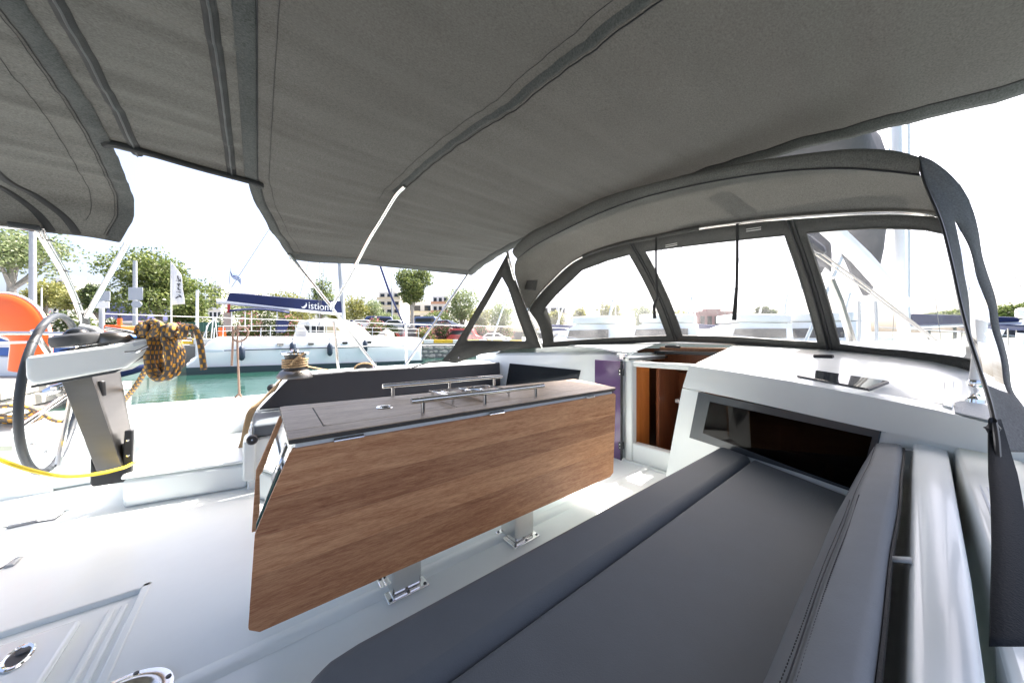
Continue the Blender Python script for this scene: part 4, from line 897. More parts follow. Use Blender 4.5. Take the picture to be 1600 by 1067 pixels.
# ================================================================== helm
WC = Vector((-.955, 3.2, .70)); WR = .455
SW = thing('steering_wheel', 'grey leather-covered steering wheel on the port helm', 'steering wheel', WC)
s = MB(); s.tube([WC + Vector((.02 * math.sin(a) - .03 * math.cos(a), WR * math.cos(a), WR * math.sin(a))) for a in [2 * math.pi * k / 64 for k in range(64)]], 0.0165, 12, closed=True); rim = s.build('rim', LEATHER, SW)
for a in (R(20), R(140), R(255), R(320)):
    p = WC + Vector((.02 * math.sin(a) - .03 * math.cos(a), WR * math.cos(a), WR * math.sin(a))); t_ = Vector((0, -math.sin(a), math.cos(a))); s = MB(); s.tube([p - t_ * .006, p + t_ * .006], .0178, 12); s.build('leather_seam', DKGREY, rim)
HB = WC + Vector((.06, 0, 0))
for k in range(5):
    a = R(-90 + 72 * k); s = MB(); s.tube([HB + Vector((0, .04 * math.cos(a), .04 * math.sin(a))), WC + Vector((.01, (WR - .01) * math.cos(a), (WR - .01) * math.sin(a)))], .0125, 8); s.build('spoke', STEEL, SW)
s = MB(); s.lathe([(.001, -.05), (.03, -.05), (.045, -.02), (.045, .03), (.03, .08), (.03, .2), (.001, .2)], HB, 16, Matrix.Rotation(R(90), 3, 'Y')); s.build('hub', STEEL2, SW)
HC = thing('helm_console', 'white helm console on a raked steel pedestal beside the port wheel', 'console', (-.68, 2.9, 0))
BY = 2.66
fac = [at(u, v, y=BY) for u, v in ((37, 557), (176, 538.5), (190, 536), (233, 527), (232, 548), (196, 574), (178, 578), (50, 602), (38, 592))]
s = MB(); s.prism(fac, (0, .36, 0)); s.build('console_shell', GEL, HC, bevel=.022, seg=4)
s = MB(); s.prism([at(u, v, y=BY + .02) for u, v in ((48, 602), (178, 577), (232, 549), (233, 553), (180, 582), (48, 606))], (0, .30, 0)); s.build('console_base', DKGREY, HC, bevel=.003)
q_ = [at(u, v, y=BY + .06) for u, v in ((92, 548), (228, 526), (228, 524.6), (92, 546.5))]; s = MB(); s.prism(q_, (0, .22, 0)); s.build('instrument_plate', BLACK, HC, bevel=.004)
c = Vector(at(133, 533, y=2.80)); M_ = Matrix.Rotation(R(-10), 3, 'Y')
s = MB(); s.lathe([(.090, -.02), (.097, .010), (.092, .030), (.074, .042), (.055, .038), (.048, .026), (.001, .024)], c + Vector((-.02, 0, 0)), 30, M_); s.build('compass', DKGREY, HC)
s = MB(); s.lathe([(.049, .026), (.043, .052), (.028, .068), (.001, .075)], c + Vector((-.02, 0, 0)), 24, M_); s.build('compass_dome', GLASSDK, HC)
s = MB(); s.lathe([(.06, -.01), (.058, .03), (.045, .055), (.02, .068), (.001, .07)], c + Vector((.10, -.01, .0)), 24, Matrix.Diagonal((1.3, .8, .8))); s.build('instrument_hood', STEEL2, HC)
s = MB(); s.tube(catmull([Vector(at(126, 510, y=2.86)), Vector(at(150, 516, y=2.84)), Vector(at(162, 530, y=2.82)), Vector(at(160, 545, y=2.8))], 6), .017, 10); s.build('grab_rail', WHITE, HC)
s = MB(); s.tube(catmull([Vector(at(164, 513, y=2.95)), Vector(at(200, 518, y=2.95)), Vector(at(235, 526, y=2.95)), Vector(at(300, 530, y=2.95))], 5), .012, 10); s.build('grab_rail', STEEL, HC)
s = MB(); s.tube([Vector(at(195, 550, y=BY - .01)), Vector(at(212, 549, y=BY - .012)), Vector(at(232, 540, y=BY - .02))], .008, 8); s.build('throttle_handle', CHROME, HC)
q_ = [at(u, v, y=BY - .004) for u, v in ((207, 536), (226, 531), (228, 536), (209, 541))]; s = MB(); s.prism(q_, (0, .004, 0)); s.build('switch_panel', mat('pale_panel', (.5, .53, .56), .4), HC)
# pedestal
front = [at(u, v, y=2.98) for u, v in ((96, 596), (143, 588), (190, 729), (153, 742))]
s = MB(); s.prism(front, (0, .02, 0)); s.build('pedestal_front', STEEL2, HC, bevel=.002)
side = [Vector(at(u, v, y=2.985)) for u, v in ((144, 588), (171, 582), (194, 700), (190, 729))]
s = MB(); s.prism([side[0], side[1] + Vector((0, .16, 0)), side[2] + Vector((0, .16, 0)), side[3]], (.004, .006, 0)); s.build('pedestal_side', STEEL2, HC)
q_ = [at(u, v, y=3.02) for u, v in ((158, 594), (166, 594), (168, 618), (160, 618))]; s = MB(); s.prism(q_, (-.015, -.015, 0)); s.build('pedestal_switch', BLACK, HC, bevel=.006)
q_ = [at(u, v, y=3.0) for u, v in ((141, 716), (156, 740), (190, 730), (194, 672), (208, 671), (207, 742), (200, 752), (144, 761), (140, 755))]
s = MB(); s.prism(q_, (0, .04, 0)); pb = s.build('pedestal_foot', BLACK, HC, bevel=.008)
s = MB(); s.prism([at(u, v, y=3.03) for u, v in ((150, 700), (205, 690), (205, 745), (150, 752))], (0, .02, 0)); s.build('pedestal_plinth', DKGREY, HC)
for u, v in ((200, 687), (200, 711)):
    s = MB(); s.lathe([(.009, 0), (.007, .007), (.001, .008)], at(u, v, y=2.998), 10, Matrix.Rotation(R(90), 3, 'X')); s.build('bolt', CHROME, pb)
s = MB(); c = Vector(at(86, 607, y=3.14)); s.lathe([(.001, -.04), (.02, -.04), (.028, 0), (.02, .05), (.001, .05)], c, 12, Matrix.Rotation(R(60), 3, 'Y')); s.lathe([(.001, 0), (.03, 0), (.03, .015), (.001, .015)], c + Vector((.02, -.02, 0)), 12); s.build('brake_knob', CHROME, HC)
# ================================================================== rails, lifebuoy at the stern
PP = thing('pushpit_rail', 'steel pushpit rail round the port quarter behind the wheel', 'rail', (-1.5, 3.9, .4))
tubes('rail_tube', [Vector(at(-60, 520, y=3.75)), Vector(at(60, 520, y=3.75)), Vector(at(133, 522, y=3.72))], .012, PP)
tubes('rail_tube', [Vector(at(-60, 537, y=3.95)), Vector(at(60, 534, y=3.95)), Vector(at(140, 536, y=3.95)), Vector(at(260, 534, y=3.98))], .009, PP, m=WHITE)
tubes('rail_post', [Vector(at(139, 536, y=3.6)), Vector(at(150, 640, y=3.75))], .012, PP)
LB = thing('lifebuoy', 'orange horseshoe lifebuoy with white edging on the stern rail', 'lifebuoy', at(-10, 540, t=2.35))
path = [(46, 580), (48, 560), (50, 540), (48, 522), (38, 505), (20, 494), (-2, 490), (-30, 492), (-52, 505), (-60, 525), (-60, 575)]
cp_ = catmull([Vector(at(u, v, t=2.35)) for u, v in path], 6); rr = [.135 + .02 * math.exp(-((k - 30) / 10.) ** 2) for k in range(len(cp_))]
s = MB(); ax_ = Vector(AX)
rows = []
for k, p in enumerate(cp_):
    d = (cp_[min(k + 1, len(cp_) - 1)] - cp_[max(k - 1, 0)]).normalized(); sd_ = d.cross(ax_).normalized(); rows.append([p + sd_ * (rr[k] * math.cos(a)) * 1.02 + ax_ * (.055 * math.sin(a)) for a in [2 * math.pi * j / 14 for j in range(14)]])
s.loft(rows, cu=True, caps=True); lb = s.build('float', ORANGE, LB, ang=70)
s = MB(); s.tube([r_[0] + (r_[0] - r_[7]).normalized() * .006 for r_ in rows], .013, 6); s.tube([r_[7] for r_ in rows], .009, 6); s.build('edging', PIPING, LB)
# ================================================================== ropes
def rope(name, label, paths, r, m, sub=6, loc=None, grp=None, n=12):
    t_ = thing(name, label, 'rope', loc or tuple(paths[0][0]), grp)
    for p in paths: 
        s = MB(); s.tube(catmull(p, sub), r, n); s.build('strand', m, t_)
    return t_
cc = lambda u, v, dt=0: Vector(at(u, v, t=1.86 + dt))
paths = []; rnd = random.Random(11)
for k in range(6):                                # hanging bights
    ul = 230 + k * 6.6; ur = 263 + k * 4.4 + rnd.uniform(-1, 1); bot = (592, 586, 590, 580, 584, 574)[k]; dt = -.05 + .022 * k; m_ = (ul + ur) / 2
    paths.append([cc(244 + k * 4, 508, dt), cc(ul + 4.5, 526, dt - .01), cc(ul, 550, dt - .015), cc(ul + 2, bot - 16, dt - .02), cc(m_ - 5, bot - 2, dt - .025), cc(m_ + 7, bot - 1, dt - .03), cc(ur - 1, bot - 14, dt - .03), cc(ur + .5, 553, dt - .02), cc(ur - 7, 528, dt - .015), cc(258 + k * 3, 508, dt - .01)])
hel = []
for k in range(60):                               # wraps round the rail
    a = k / 60 * 2 * math.pi * 8; u = 215 + 82 * k / 60 + 3 * math.sin(a * .5); hel.append(cc(u, 515 + 9.5 * math.sin(a) + 3 * (k / 60), .05 * math.cos(a) - .02))
paths.append(hel); paths.append([cc(214, 520), cc(217, 510, -.02), cc(228, 505, -.04), cc(240, 502, -.05), cc(250, 506, -.06), cc(247, 518, -.07), cc(238, 524, -.06)])
paths.append([cc(290, 512), cc(301, 510, -.03), cc(308, 518, -.04), cc(313, 536, -.04), cc(316, 556, -.04), cc(318.5, 577, -.04)])
rope('mooring_rope', 'coiled grey rope with orange flecks hung on the helm rail', paths, .0145, ROPE, loc=tuple(cc(255, 590)))
paths = [[cc(236, 556, .05), cc(228, 576, .1), cc(214, 600, .2), cc(200, 618, .3), cc(185, 636, .45)]]
rope('mooring_line', 'grey and orange line running down from the rope coil to the side deck', paths, .0135, ROPE)
sc_ = lambda u, v, d=0: Vector(at(u, v, y=3.75 + d))
paths = []
for k in range(6):
    a = k * .7; ctr = (18, 642); w_ = 34 + k * 3; h_ = 9 + k
    paths.append([sc_(ctr[0] + w_ * math.cos(q + a), ctr[1] + h_ * math.sin(q + a) + k, .03 * k) for q in [2 * math.pi * j / 12 for j in range(13)]])
paths.append([sc_(50, 638), sc_(66, 646), sc_(85, 656), sc_(105, 658), sc_(130, 655)])
rope('mooring_rope', 'heap of grey and orange rope lying on the aft side deck behind the wheel', paths, .014, ROPE)
yh = [Vector(at(u, v, y=y_)) for u, v, y_ in ((-60, 690, 2.55), (0, 717, 2.55), (45, 733, 2.6), (100, 743.5, 2.7), (150, 740, 2.84), (190, 731, 2.93), (206, 724, 3.0), (212, 722, 3.1))]
s = MB(); s.tube(catmull(yh, 8), .0095, 8); tag(s.build('hose', YEL, None), 'bright yellow hose hanging in a curve past the foot of the pedestal', 'hose')
# ------------------------------------------------------------------ winch with sheet, block
WB = Vector(at(461, 586, z=.72))
WI = thing('winch', 'black and chrome sheet winch wrapped with tan rope on the port coaming', 'winch', WB)
s = MB(); s.lathe([(.125, -.02), (.125, .0), (.105, .035), (.085, .05), (.001, .05)], WB, 28); s.build('winch_base', STEEL2, WI)
s = MB(); s.lathe([(.075, .045), (.070, .075), (.068, .14), (.078, .175), (.078, .18), (.001, .18)], WB, 28); s.build('drum', DKGREY, WI)
s = MB(); s.lathe([(.095, .175), (.102, .185), (.098, .195), (.07, .198), (.03, .20), (.028, .215), (.001, .215)], WB, 28); s.build('self_tailer', CHROME, WI)
hel = [WB + Vector((.084 * math.cos(a), .084 * math.sin(a), .062 + .075 * k / 90)) for k, a in ((k, k / 90 * 2 * math.pi * 4) for k in range(91))]
wp = [hel[::2] + [WB + Vector((.02, -.11, .15)), WB + Vector((.05, -.10, .185)), WB + Vector((-.02, -.12, .12)), Vector(at(445, 586, y=3.3)), Vector(at(428, 606, y=3.25))]]
for k in range(4):
    wp.append([Vector(at(436 - k, 598 + k * 2, y=3.27 - k * .01)), Vector(at(420 - k * 3, 614 + k * 3, y=3.25)), Vector(at(398 - k * 2.5, 640, y=3.2)), Vector(at(389 - k * 2, 662, y=3.18)), Vector(at(383 - k * 1.5, 685, y=3.16)), Vector(at(378 - k * 1.5, 701, y=3.15))])
wp.append([WB + Vector((.08, -.02, .07)), Vector(at(520, 579, y=3.62)), Vector(at(560, 581, y=3.62))])
rope('sheet', 'tan sheet wound on the port winch with its tail hanging over the coaming', wp, .0085, TAN)
p = Vector(at(425, 606, y=3.30)); s = MB(); s.lathe([(.001, -.03), (.03, -.03), (.034, .01), (.001, .03)], p, 14, Matrix.Rotation(R(70), 3, 'X') ); tag(s.build('fairlead', BLACK, None), 'small black fairlead on the sloping end of the port coaming', 'fairlead')
p = Vector(at(569, 577, y=3.58)); BK = thing('turning_block', 'black turning block with tan rope on the port coaming', 'block', p)
s = MB(); s.lathe([(.001, -.03), (.06, -.03), (.068, 0), (.06, .03), (.001, .03)], p, 20, Matrix.Rotation(R(72), 3, 'X') @ Matrix.Diagonal((1.5, 1, 1))); s.build('cheek', BLACK, BK, bevel=.002)
s = MB(); s.tube([p + Vector((.10 * math.cos(a), -.01, .07 * math.sin(a))) for a in [R(k) for k in range(0, 190, 15)]], .009, 7); s.build('rope_turn', TAN, BK)
s = MB(); s.lathe([(.016, -.034), (.001, -.036)], p, 12, Matrix.Rotation(R(72), 3, 'X')); s.box(p + Vector((-.02, -.036, .01)), (.06, .003, .018)); s.build('rivet', CHROME, BK)
# ------------------------------------------------------------------ stanchions and lifelines, port side
GY = 4.17
def stanchion(u0, v0, u1, v1, label):
    b_ = Vector(at(u1, v1, y=GY)); t_ = Vector(at(u0, v0, y=GY)); st = thing('stanchion', label, 'stanchion', b_, 'stanchions along the port side deck')
    s = MB(); s.tube([b_, t_], .0155, 10); s.build('post', STEEL if u0 < 560 else WHITE, st)
    s = MB(); s.lathe([(.035, -.02), (.03, 0), (.02, .03), (.001, .03)], b_, 12); s.build('base', STEEL, st)
    s = MB(); s.lathe([(.001, -.015), (.024, -.01), (.026, .0), (.02, .012), (.001, .014)], t_, 12); s.build('cap', STEEL, st)
    return t_, b_
sa, sb_ = stanchion(522, 502, 529, 580, 'steel stanchion just right of the winch, leaning slightly')
sc2, sd2 = stanchion(634, 506, 635, 572, 'white stanchion between the block and the sprayhood side window')
LL = thing('lifeline', 'thin wire lifeline strung along the port side stanchions', 'lifeline', sa)
s = MB(); s.tube([sc2, Vector((4.5, 4.0, sc2.z + .02))], .005, 6); s.tube([Vector((-1.0, GY, sa.z)), sa, sc2], .004, 6); s.build('wire', WHITE, LL)
s = MB(); a = sd2.lerp(sc2, .5); s.tube([sa.lerp(sb_, .5), a, Vector((4.5, 4.0, a.z))], .004, 6); s.build('wire', WHITE, LL)
gl = lambda u, v: Vector(at(u, v, y=4.1))
gp = [[gl(364, 509), gl(363.5, 540), gl(362, 571)], [gl(372, 508), gl(371, 540), gl(373, 590), gl(374, 614)], [gl(374, 614), gl(367, 621)], [gl(374, 614), gl(378, 621)], [gl(370, 514), gl(364, 522), gl(365, 530), gl(374, 533), gl(384, 528), gl(388, 518), gl(382, 511), gl(372, 513)]]
rope('gate_line', 'thin brown rope with a loop hanging from the port lifeline', gp, .009, mat('brown_rope', (.24, .16, .12), .9, var=.3, vs=90), loc=tuple(gl(372, 614)))
s = MB(); s.tube([gl(1570, 0)] if False else [Vector(at(1583, 640, t=2.2)), Vector(at(1592, 560, t=2.2)), Vector(at(1594, 520, t=2.2))], .016, 8); tag(s.build('stanchion', WHITE, None), 'white stanchion on the starboard rail at the far right edge', 'stanchion')
s = MB(); s.tube([Vector(at(1560, 555, t=2.4)), Vector(at(1620, 602, t=2.0))], .011, 8); tag(s.build('rail_brace', WHITE, None), 'white diagonal rail tube at the right edge', 'rail')
# ------------------------------------------------------------------ mast, boom and sail bag seen through the starboard window
mx = 4.4
MS = thing('mast', 'white mast with grey stack-pack sail bag standing ahead of the sprayhood', 'mast', at(1412, 556, x=mx))
s = MB(); s.tube([Vector(at(1415, 566, x=mx)), Vector(at(1408, 470, x=mx)), Vector(at(1400, 200, x=mx)), Vector(at(1396, -400, x=mx))], .03, 14, flat=1.15); s.build('spar', WHITE, MS)
s = MB(); s.tube([Vector(at(1410, 475, x=mx - .05)), Vector(at(1345, 402, x=3.9)), Vector(at(1268, 330, x=3.3)), Vector(at(1120, 180, x=2.4))], .06, 12); s.build('boom', WHITE, MS)
BAG = mat('grey_sail_bag', (.075, .073, .08), .7, var=.3, vs=3, bump=.6, bs=5, bd=.03)
def bagsec(u0, u1, v0, v1, x, n=16): 
    a, b = Vector(at(u0, v0, x=x)), Vector(at(u1, v1, x=x)); c = (a + b) / 2; hw = (b.y - a.y) / 2; hh = (b.z - a.z) / 2
    return [c + Vector((0, hw * math.cos(q), hh * math.sin(q) + .04 * math.sin(3 * q))) for q in [2 * math.pi * k / n for k in range(n)]]
s = MB(); s.loft([bagsec(1338, 1370, 470, 300, 4.35), bagsec(1320, 1384, 455, 230, 4.3), bagsec(1298, 1391, 415, 180, 4.2), bagsec(1268, 1383, 380, 170, 4.0), bagsec(1200, 1358, 300, 150, 3.5), bagsec(1060, 1330, 230, 60, 2.9)], cu=True, caps=True); s.build('sail_bag', BAG, MS, ang=80)
s = MB(); s.tube([Vector(at(1297, 435, x=4.0)), Vector(at(1312, 470, x=4.1)), Vector(at(1335, 545, x=4.3))], .03, 8); s.build('vang', STEEL2, MS)
s = MB(); s.loft([bagsec(1252, 1292, 408, 352, 3.7), bagsec(1262, 1300, 425, 372, 3.8), bagsec(1282, 1300, 424, 405, 3.9)], cu=True, caps=True); s.build('reef_flap', BAG, MS, ang=80)
s = MB()
for u0, u1, v1 in ((1342, 1338, 566), (1368, 1365, 560)): s.tube([Vector(at(u0, 470, x=4.2)), Vector(at((u0 + u1) / 2 + 3, 520, x=4.2)), Vector(at(u1, v1, x=4.2))], .012, 5)
s.build('halyard', GALV, MS)
s = MB(); s.tube([Vector(at(1255, 375, x=3.2)), Vector(at(1345, 440, x=3.4)), Vector(at(1495, 556, x=3.8))], .007, 6); s.tube([Vector(at(1258, 385, x=3.2)), Vector(at(1350, 450, x=3.4)), Vector(at(1498, 560, x=3.8))], .006, 6); tag(s.build('mainsheet', mat('pale_rope', (.58, .53, .46), .85, bump=.6, bs=200), None), 'pale mainsheet running down past the mast behind the starboard window', 'rope')
for u, v, n_ in ((1262, 374, 'upper'), (1492, 555, 'lower')):
    p = Vector(at(u, v, x=3.2 if u < 1300 else 3.78)); d = Vector(at(u + 20, v + 16, x=3.2 if u < 1300 else 3.85)) - p; s = MB(); s.tube([p - d * .5, p, p + d, p + d * 1.3], [.02, .032, .032, .015], 8); tag(s.build('sheet_block', BLACK, None), 'black sheet block at the %s end of the mainsheet seen through the window' % n_, 'block')
# ================================================================== background: upper road, vegetation, buildings, boats
s = MB(); s.bx(-4, 400, FY + 8, 900, FZ, 2.6); kind(s.build('upper_road', ASPH, smooth=False), 'structure')
def ground(x, y): return (2.6 if y > FY + 8 and x > -4 else FZ) if y > FY else (QZ if x < QX else WZ)
def G(u, t):
    p = at(u, V0, t=t); return Vector((p[0], p[1], ground(p[0], p[1])))
def zv(v, t): return H - (v - V0) * t / F
NPR = np.random.RandomState(4)
def leaves(blobs, n, size, shell=.55, squash=1.0):
    tot = sum(b[3] * b[4] * b[5] for b in blobs); V_ = []; 
    for (cx, cy, cz, rx, ry, rz) in blobs:
        m = max(20, int(n * (rx * ry * rz) / tot)); d = NPR.normal(size=(m, 3)); d /= np.linalg.norm(d, axis=1)[:, None]
        r = (shell + (1 - shell) * NPR.rand(m)) ; lump = 1 + .16 * np.sin(d[:, 0] * 7 + cx) * np.sin(d[:, 1] * 6 + cz) + .12 * np.sin(d[:, 2] * 9 + cy)
        V_.append(d * (r * lump)[:, None] * np.array([rx, ry, rz]) + np.array([cx, cy, cz]))
    P = np.concatenate(V_); m = len(P)
    a = NPR.normal(size=(m, 3)); a /= np.linalg.norm(a, axis=1)[:, None]; b = NPR.normal(size=(m, 3)); b -= (a * b).sum(1)[:, None] * a; b /= np.linalg.norm(b, axis=1)[:, None]
    sz = size * (.6 + .8 * NPR.rand(m))[:, None]
    q = np.stack([P - a * sz * .5, P + b * sz * .32, P + a * sz * .5, P - b * sz * .32], 1).reshape(-1, 3)
    return q, np.arange(4 * m).reshape(-1, 4)
def leafobj(name, blobs, n, size, m, par, shell=.5):
    q, f = leaves(blobs, n, size, shell); me = bpy.data.meshes.new(name); me.vertices.add(len(q)); me.vertices.foreach_set('co', q.astype(np.float32).ravel())
    me.loops.add(f.size); me.loops.foreach_set('vertex_index', f.ravel().astype(np.int32)); me.polygons.add(len(f)); me.polygons.foreach_set('loop_start', np.arange(0, f.size, 4, dtype=np.int32))
    me.update(); me.validate(); me.materials.append(m); o = bpy.data.objects.new(name, me); COL.objects.link(o); o.parent = par; return o
def tree(label, u, t, vtop, wpx, m=LEAF, trunk=.18, n=9000, leaf=.22, lobes=9, bark=BARK, grp='trees on the quays', vbot=None, name='tree', seed=1, sp=.62, flower=None):
    """crown between image heights vtop and vbot at depth t; trunk from the ground"""
    rnd = random.Random(seed); b = G(u, t); top = zv(vtop, t); bot = zv(vbot, t) if vbot else b.z + (top - b.z) * .3
    w = wpx * t / F / 2; o = thing(name, label, 'tree' if name == 'tree' else 'bush', b, grp); hc = (top - bot) / 2; zc = (top + bot) / 2 - b.z
    blobs = []
    for k in range(lobes):
        a = rnd.uniform(0, 6.28); rr = rnd.uniform(.1, sp); zz = rnd.uniform(-.62, .7); e = math.sqrt(max(.15, 1 - zz * zz))
        r = rnd.uniform(.28, .5); blobs.append((w * rr * math.cos(a) * e, w * rr * math.sin(a) * e, zc + hc * zz * .8, w * r, w * r, hc * r * rnd.uniform(.8, 1.05)))
    blobs.append((0, 0, zc, w * .6, w * .6, hc * .7))
    leafobj('crown' if name == 'tree' else 'foliage', blobs, n, leaf, m, o)
    if flower:
        o_f = leafobj('flowers', [(x, y, z, rx * 1.06, ry * 1.06, rz * 1.06) for x, y, z, rx, ry, rz in blobs], n // 5, leaf * .9, flower, o, .92); kind(o_f, 'stuff')
    if trunk:
        s = MB(); pts = [b + Vector((0, 0, -.1)), b + Vector((.05, .03, (bot - b.z) * .5)), b + Vector((0, 0, bot - b.z)), b + Vector((0, 0, zc))]; s.tube(catmull(pts, 4), [trunk * (1.15 - .55 * k / 12) for k in range(13)], 8)
        for x, y, z, *_r in blobs[:5]: s.tube([b + Vector((0, 0, bot - b.z)), b + Vector((x * .5, y * .5, (bot - b.z + z) / 2)), b + Vector((x, y, z))], [trunk * .5, trunk * .3, trunk * .12], 5)
        s.build('trunk', bark, o)
    return o
tree('pale open-crowned plane tree with a grey trunk, at the left edge behind the lifebuoy', 18, 22, 330, 150, LEAFP, .26, 5200, .20, 10, PALEBARK, vbot=452, seed=2)
tree('large dense round green tree behind the white banner flag', 250, 34, 388, 150, LEAF, .3, 15000, .26, 13, vbot=505, seed=5, sp=.7)
tree('brighter green shoulder tree standing just right of the white banner flag', 300, 31, 452, 62, LEAF, .15, 5000, .22, 8, vbot=515, seed=9)
tree('small dark green tree left of the road sign backs', 152, 40, 436, 60, LEAFD, .2, 4000, .26, 7, vbot=495, seed=12)
tree('yellow-olive tree between the lamp post and the bimini struts', 72, 55, 432, 74, LEAFY, .25, 4000, .34, 8, vbot=492, seed=13)
tree('low olive bushy tree behind the aft bimini struts', 118, 52, 446, 60, LEAFY, .2, 3000, .32, 7, vbot=492, seed=14)
tree('yellow-green tree above the middle of the navy boom cover', 452, 60, 452, 110, LEAFY, .25, 5000, .34, 9, vbot=514, seed=15)
tree('airy green tree left of the catamaran mast', 502, 55, 424, 60, LEAF, .2, 2600, .3, 8, vbot=516, seed=16)
tree('yellowish tree just right of the catamaran mast', 556, 62, 458, 60, LEAFY, .2, 2600, .34, 7, vbot=514, seed=17)
tree('pale green tree between the catamaran mast and the apartment block', 584, 66, 462, 56, LEAFP, .2, 2400, .34, 7, vbot=514, seed=18)
tree('tall round dense green street tree right of the blue forestay', 644, 44, 408, 72, LEAF, .28, 12000, .24, 11, PALEBARK, vbot=488, seed=19, sp=.55)
tree('loose pale green tree between the bimini strut and the sprayhood', 722, 48, 442, 70, LEAFP, .2, 3600, .28, 9, vbot=512, seed=20)
tree('tree half seen through the port side window of the sprayhood', 782, 50, 462, 60, LEAFP, .2, 2600, .28, 8, vbot=516, seed=21)
tree('dark round tree clump seen through the middle windscreen pane', 1192, 120, 474, 38, LEAFD, .4, 4000, .7, 8, vbot=508, seed=22)
tree('tan bush left of the dark clump behind the middle windscreen pane', 1165, 125, 488, 50, LEAFY, .3, 2500, .7, 7, vbot=512, seed=23)
tree('tan bush right of the dark clump behind the middle windscreen pane', 1222, 122, 488, 46, LEAFY, .3, 2500, .7, 7, vbot=512, seed=24)
tree('grey-green tree behind the right part of the starboard windscreen pane', 1492, 90, 480, 56, LEAF, .4, 4000, .55, 8, vbot=514, seed=25)
tree('green tree at the right edge beyond the sprayhood side panel', 1585, 60, 470, 64, LEAF, .3, 8000, .34, 10, vbot=520, seed=26)
tree('olive tree behind the left windscreen pane', 905, 70, 478, 40, LEAFY, .25, 2500, .45, 7, vbot=515, seed=27)
tree('yellow-green tree near the port end of the windscreen', 868, 62, 482, 44, LEAFY, .25, 2500, .4, 7, vbot=515, seed=28)
tree('broad low yellow-green tree left of the cream apartment block', 530, 70, 468, 70, LEAFY, .2, 4000, .36, 9, vbot=514, seed=31)
tree('low green tree in front of the cream apartment block', 604, 56, 484, 60, LEAFP, .2, 3500, .3, 9, vbot=514, seed=32)
tree('low green tree right of the round street tree trunk', 690, 60, 482, 60, LEAF, .2, 3500, .32, 9, vbot=514, seed=33)
tree('low olive tree behind the long bimini strut', 752, 62, 480, 60, LEAFY, .2, 3500, .32, 9, vbot=516, seed=34)
tree('broad green tree behind the catamaran cockpit awning', 405, 60, 468, 90, LEAF, .25, 5000, .32, 10, vbot=516, seed=35)
tree('hazy yellow-green tree in the middle of the left windscreen pane', 955, 66, 470, 50, LEAFY, .25, 3000, .45, 9, vbot=520, seed=36)
tree('hazy green tree beside the left windscreen zip', 1008, 72, 474, 50, LEAFP, .25, 3000, .45, 9, vbot=520, seed=37)
tree('hazy olive tree between the left zip and the left hanging strap', 1062, 80, 478, 56, LEAFY, .25, 3000, .5, 9, vbot=520, seed=38)
tree('low green tree between the mast and the starboard corner of the windscreen', 1452, 85, 486, 44, LEAF, .3, 3000, .5, 8, vbot=516, seed=39)
# oleander bushes along both quays
hb = [(75, 21, 482, 50, FLOWP), (108, 21, 478, 54, FLOWW), (136, 20, 484, 50, FLOWW), (172, 24, 492, 40, FLOWW), (232, 27, 496, 46, FLOWP), (276, 28, 500, 36, FLOWP), (330, 30, 494, 46, FLOWW), (352, 42, 486, 44, FLOWW), (392, 42, 482, 46, FLOWP), (424, 42, 484, 46, FLOWW), (452, 43, 490, 40, FLOWP),
      (556, 41, 502, 40, FLOWP), (584, 41, 496, 42, FLOWP), (612, 42, 504, 40, None), (664, 41, 508, 44, FLOWP), (694, 40, 500, 46, FLOWP), (722, 40, 506, 40, FLOWW), (752, 40, 508, 40, FLOWP), (790, 41, 510, 44, FLOWP), (828, 44, 512, 44, None)]
cn = {FLOWP: 'pink', FLOWW: 'white', None: 'no'}
where = ['beside the lamp post', 'behind the steering wheel top', 'behind the aft bimini strut foot', 'below the sign backs', 'left of the banner pole', 'right of the banner pole', 'behind the catamaran stern rail', 'under the awning left pole', 'under the awning middle', 'under the awning right end', 'beside the navy helm cover', 'just right of the catamaran mast', 'left of the apartment block', 'below the apartment block', 'at the foot of the round street tree', 'right of the round street tree', 'below the loose pale tree', 'at the edge of the sprayhood side panel', 'seen through the triangular side window', 'seen through the left windscreen pane']
for k, (u, t, vt, wpx, fl) in enumerate(hb):
    if t > 30: t = 40.2 / (AX[1] + (u - 800) / F * RT[1]); vt -= 2
    tree('flowering oleander bush with %s blossom %s' % (cn[fl], where[k]) if fl else 'plain green bush %s' % where[k], u, t, vt, wpx, LEAFD if k % 2 else LEAF, 0, 2600, .16, 7, grp='bushes along the quays', vbot=V0 + (H - G(u, t).z) * F / t - 1, name='bush', seed=40 + k, flower=fl)
# ---- posts, signs, flags
def post(name, label, u, t, vtop, r, m=GALV, cat='post', grp=None):
    b = G(u, t); o = thing(name, label, cat, b, grp); s = MB(); s.tube([b, Vector((b.x, b.y, zv(vtop, t)))], [r * 1.15, r * .9], 10); s.build('pole', m, o); return o
lp = post('lamp_post', 'tall plain grey lamp post beside the pale plane tree', 51, 18, 330, .13, cat='lamp post')
sp_ = post('sign_post', 'grey post carrying a square and a round sign seen from behind', 211, 16, 407, .085, cat='sign')
def plate(par, u0, u1, v0, v1, t, m, round_=False, name='sign_plate'):
    s = MB(); pts = []
    if round_:
        for k in range(20):
            a = 2 * math.pi * k / 20; pts.append(at((u0 + u1) / 2 + (u1 - u0) / 2 * math.cos(a), (v0 + v1) / 2 + (v1 - v0) / 2 * math.sin(a), t=t))
    else: pts = [at(u, v, t=t) for u, v in ((u0, v0), (u1, v0), (u1, v1), (u0, v1))]
    s.prism(pts, tuple(AX * .03)); return s.build(name, m, par, bevel=.02 if not round_ else .004)
plate(sp_, 200, 222.5, 448.5, 468.5, 15.8, SIGNB); plate(sp_, 204.5, 221.5, 469.5, 480.5, 15.8, SIGNB, True)
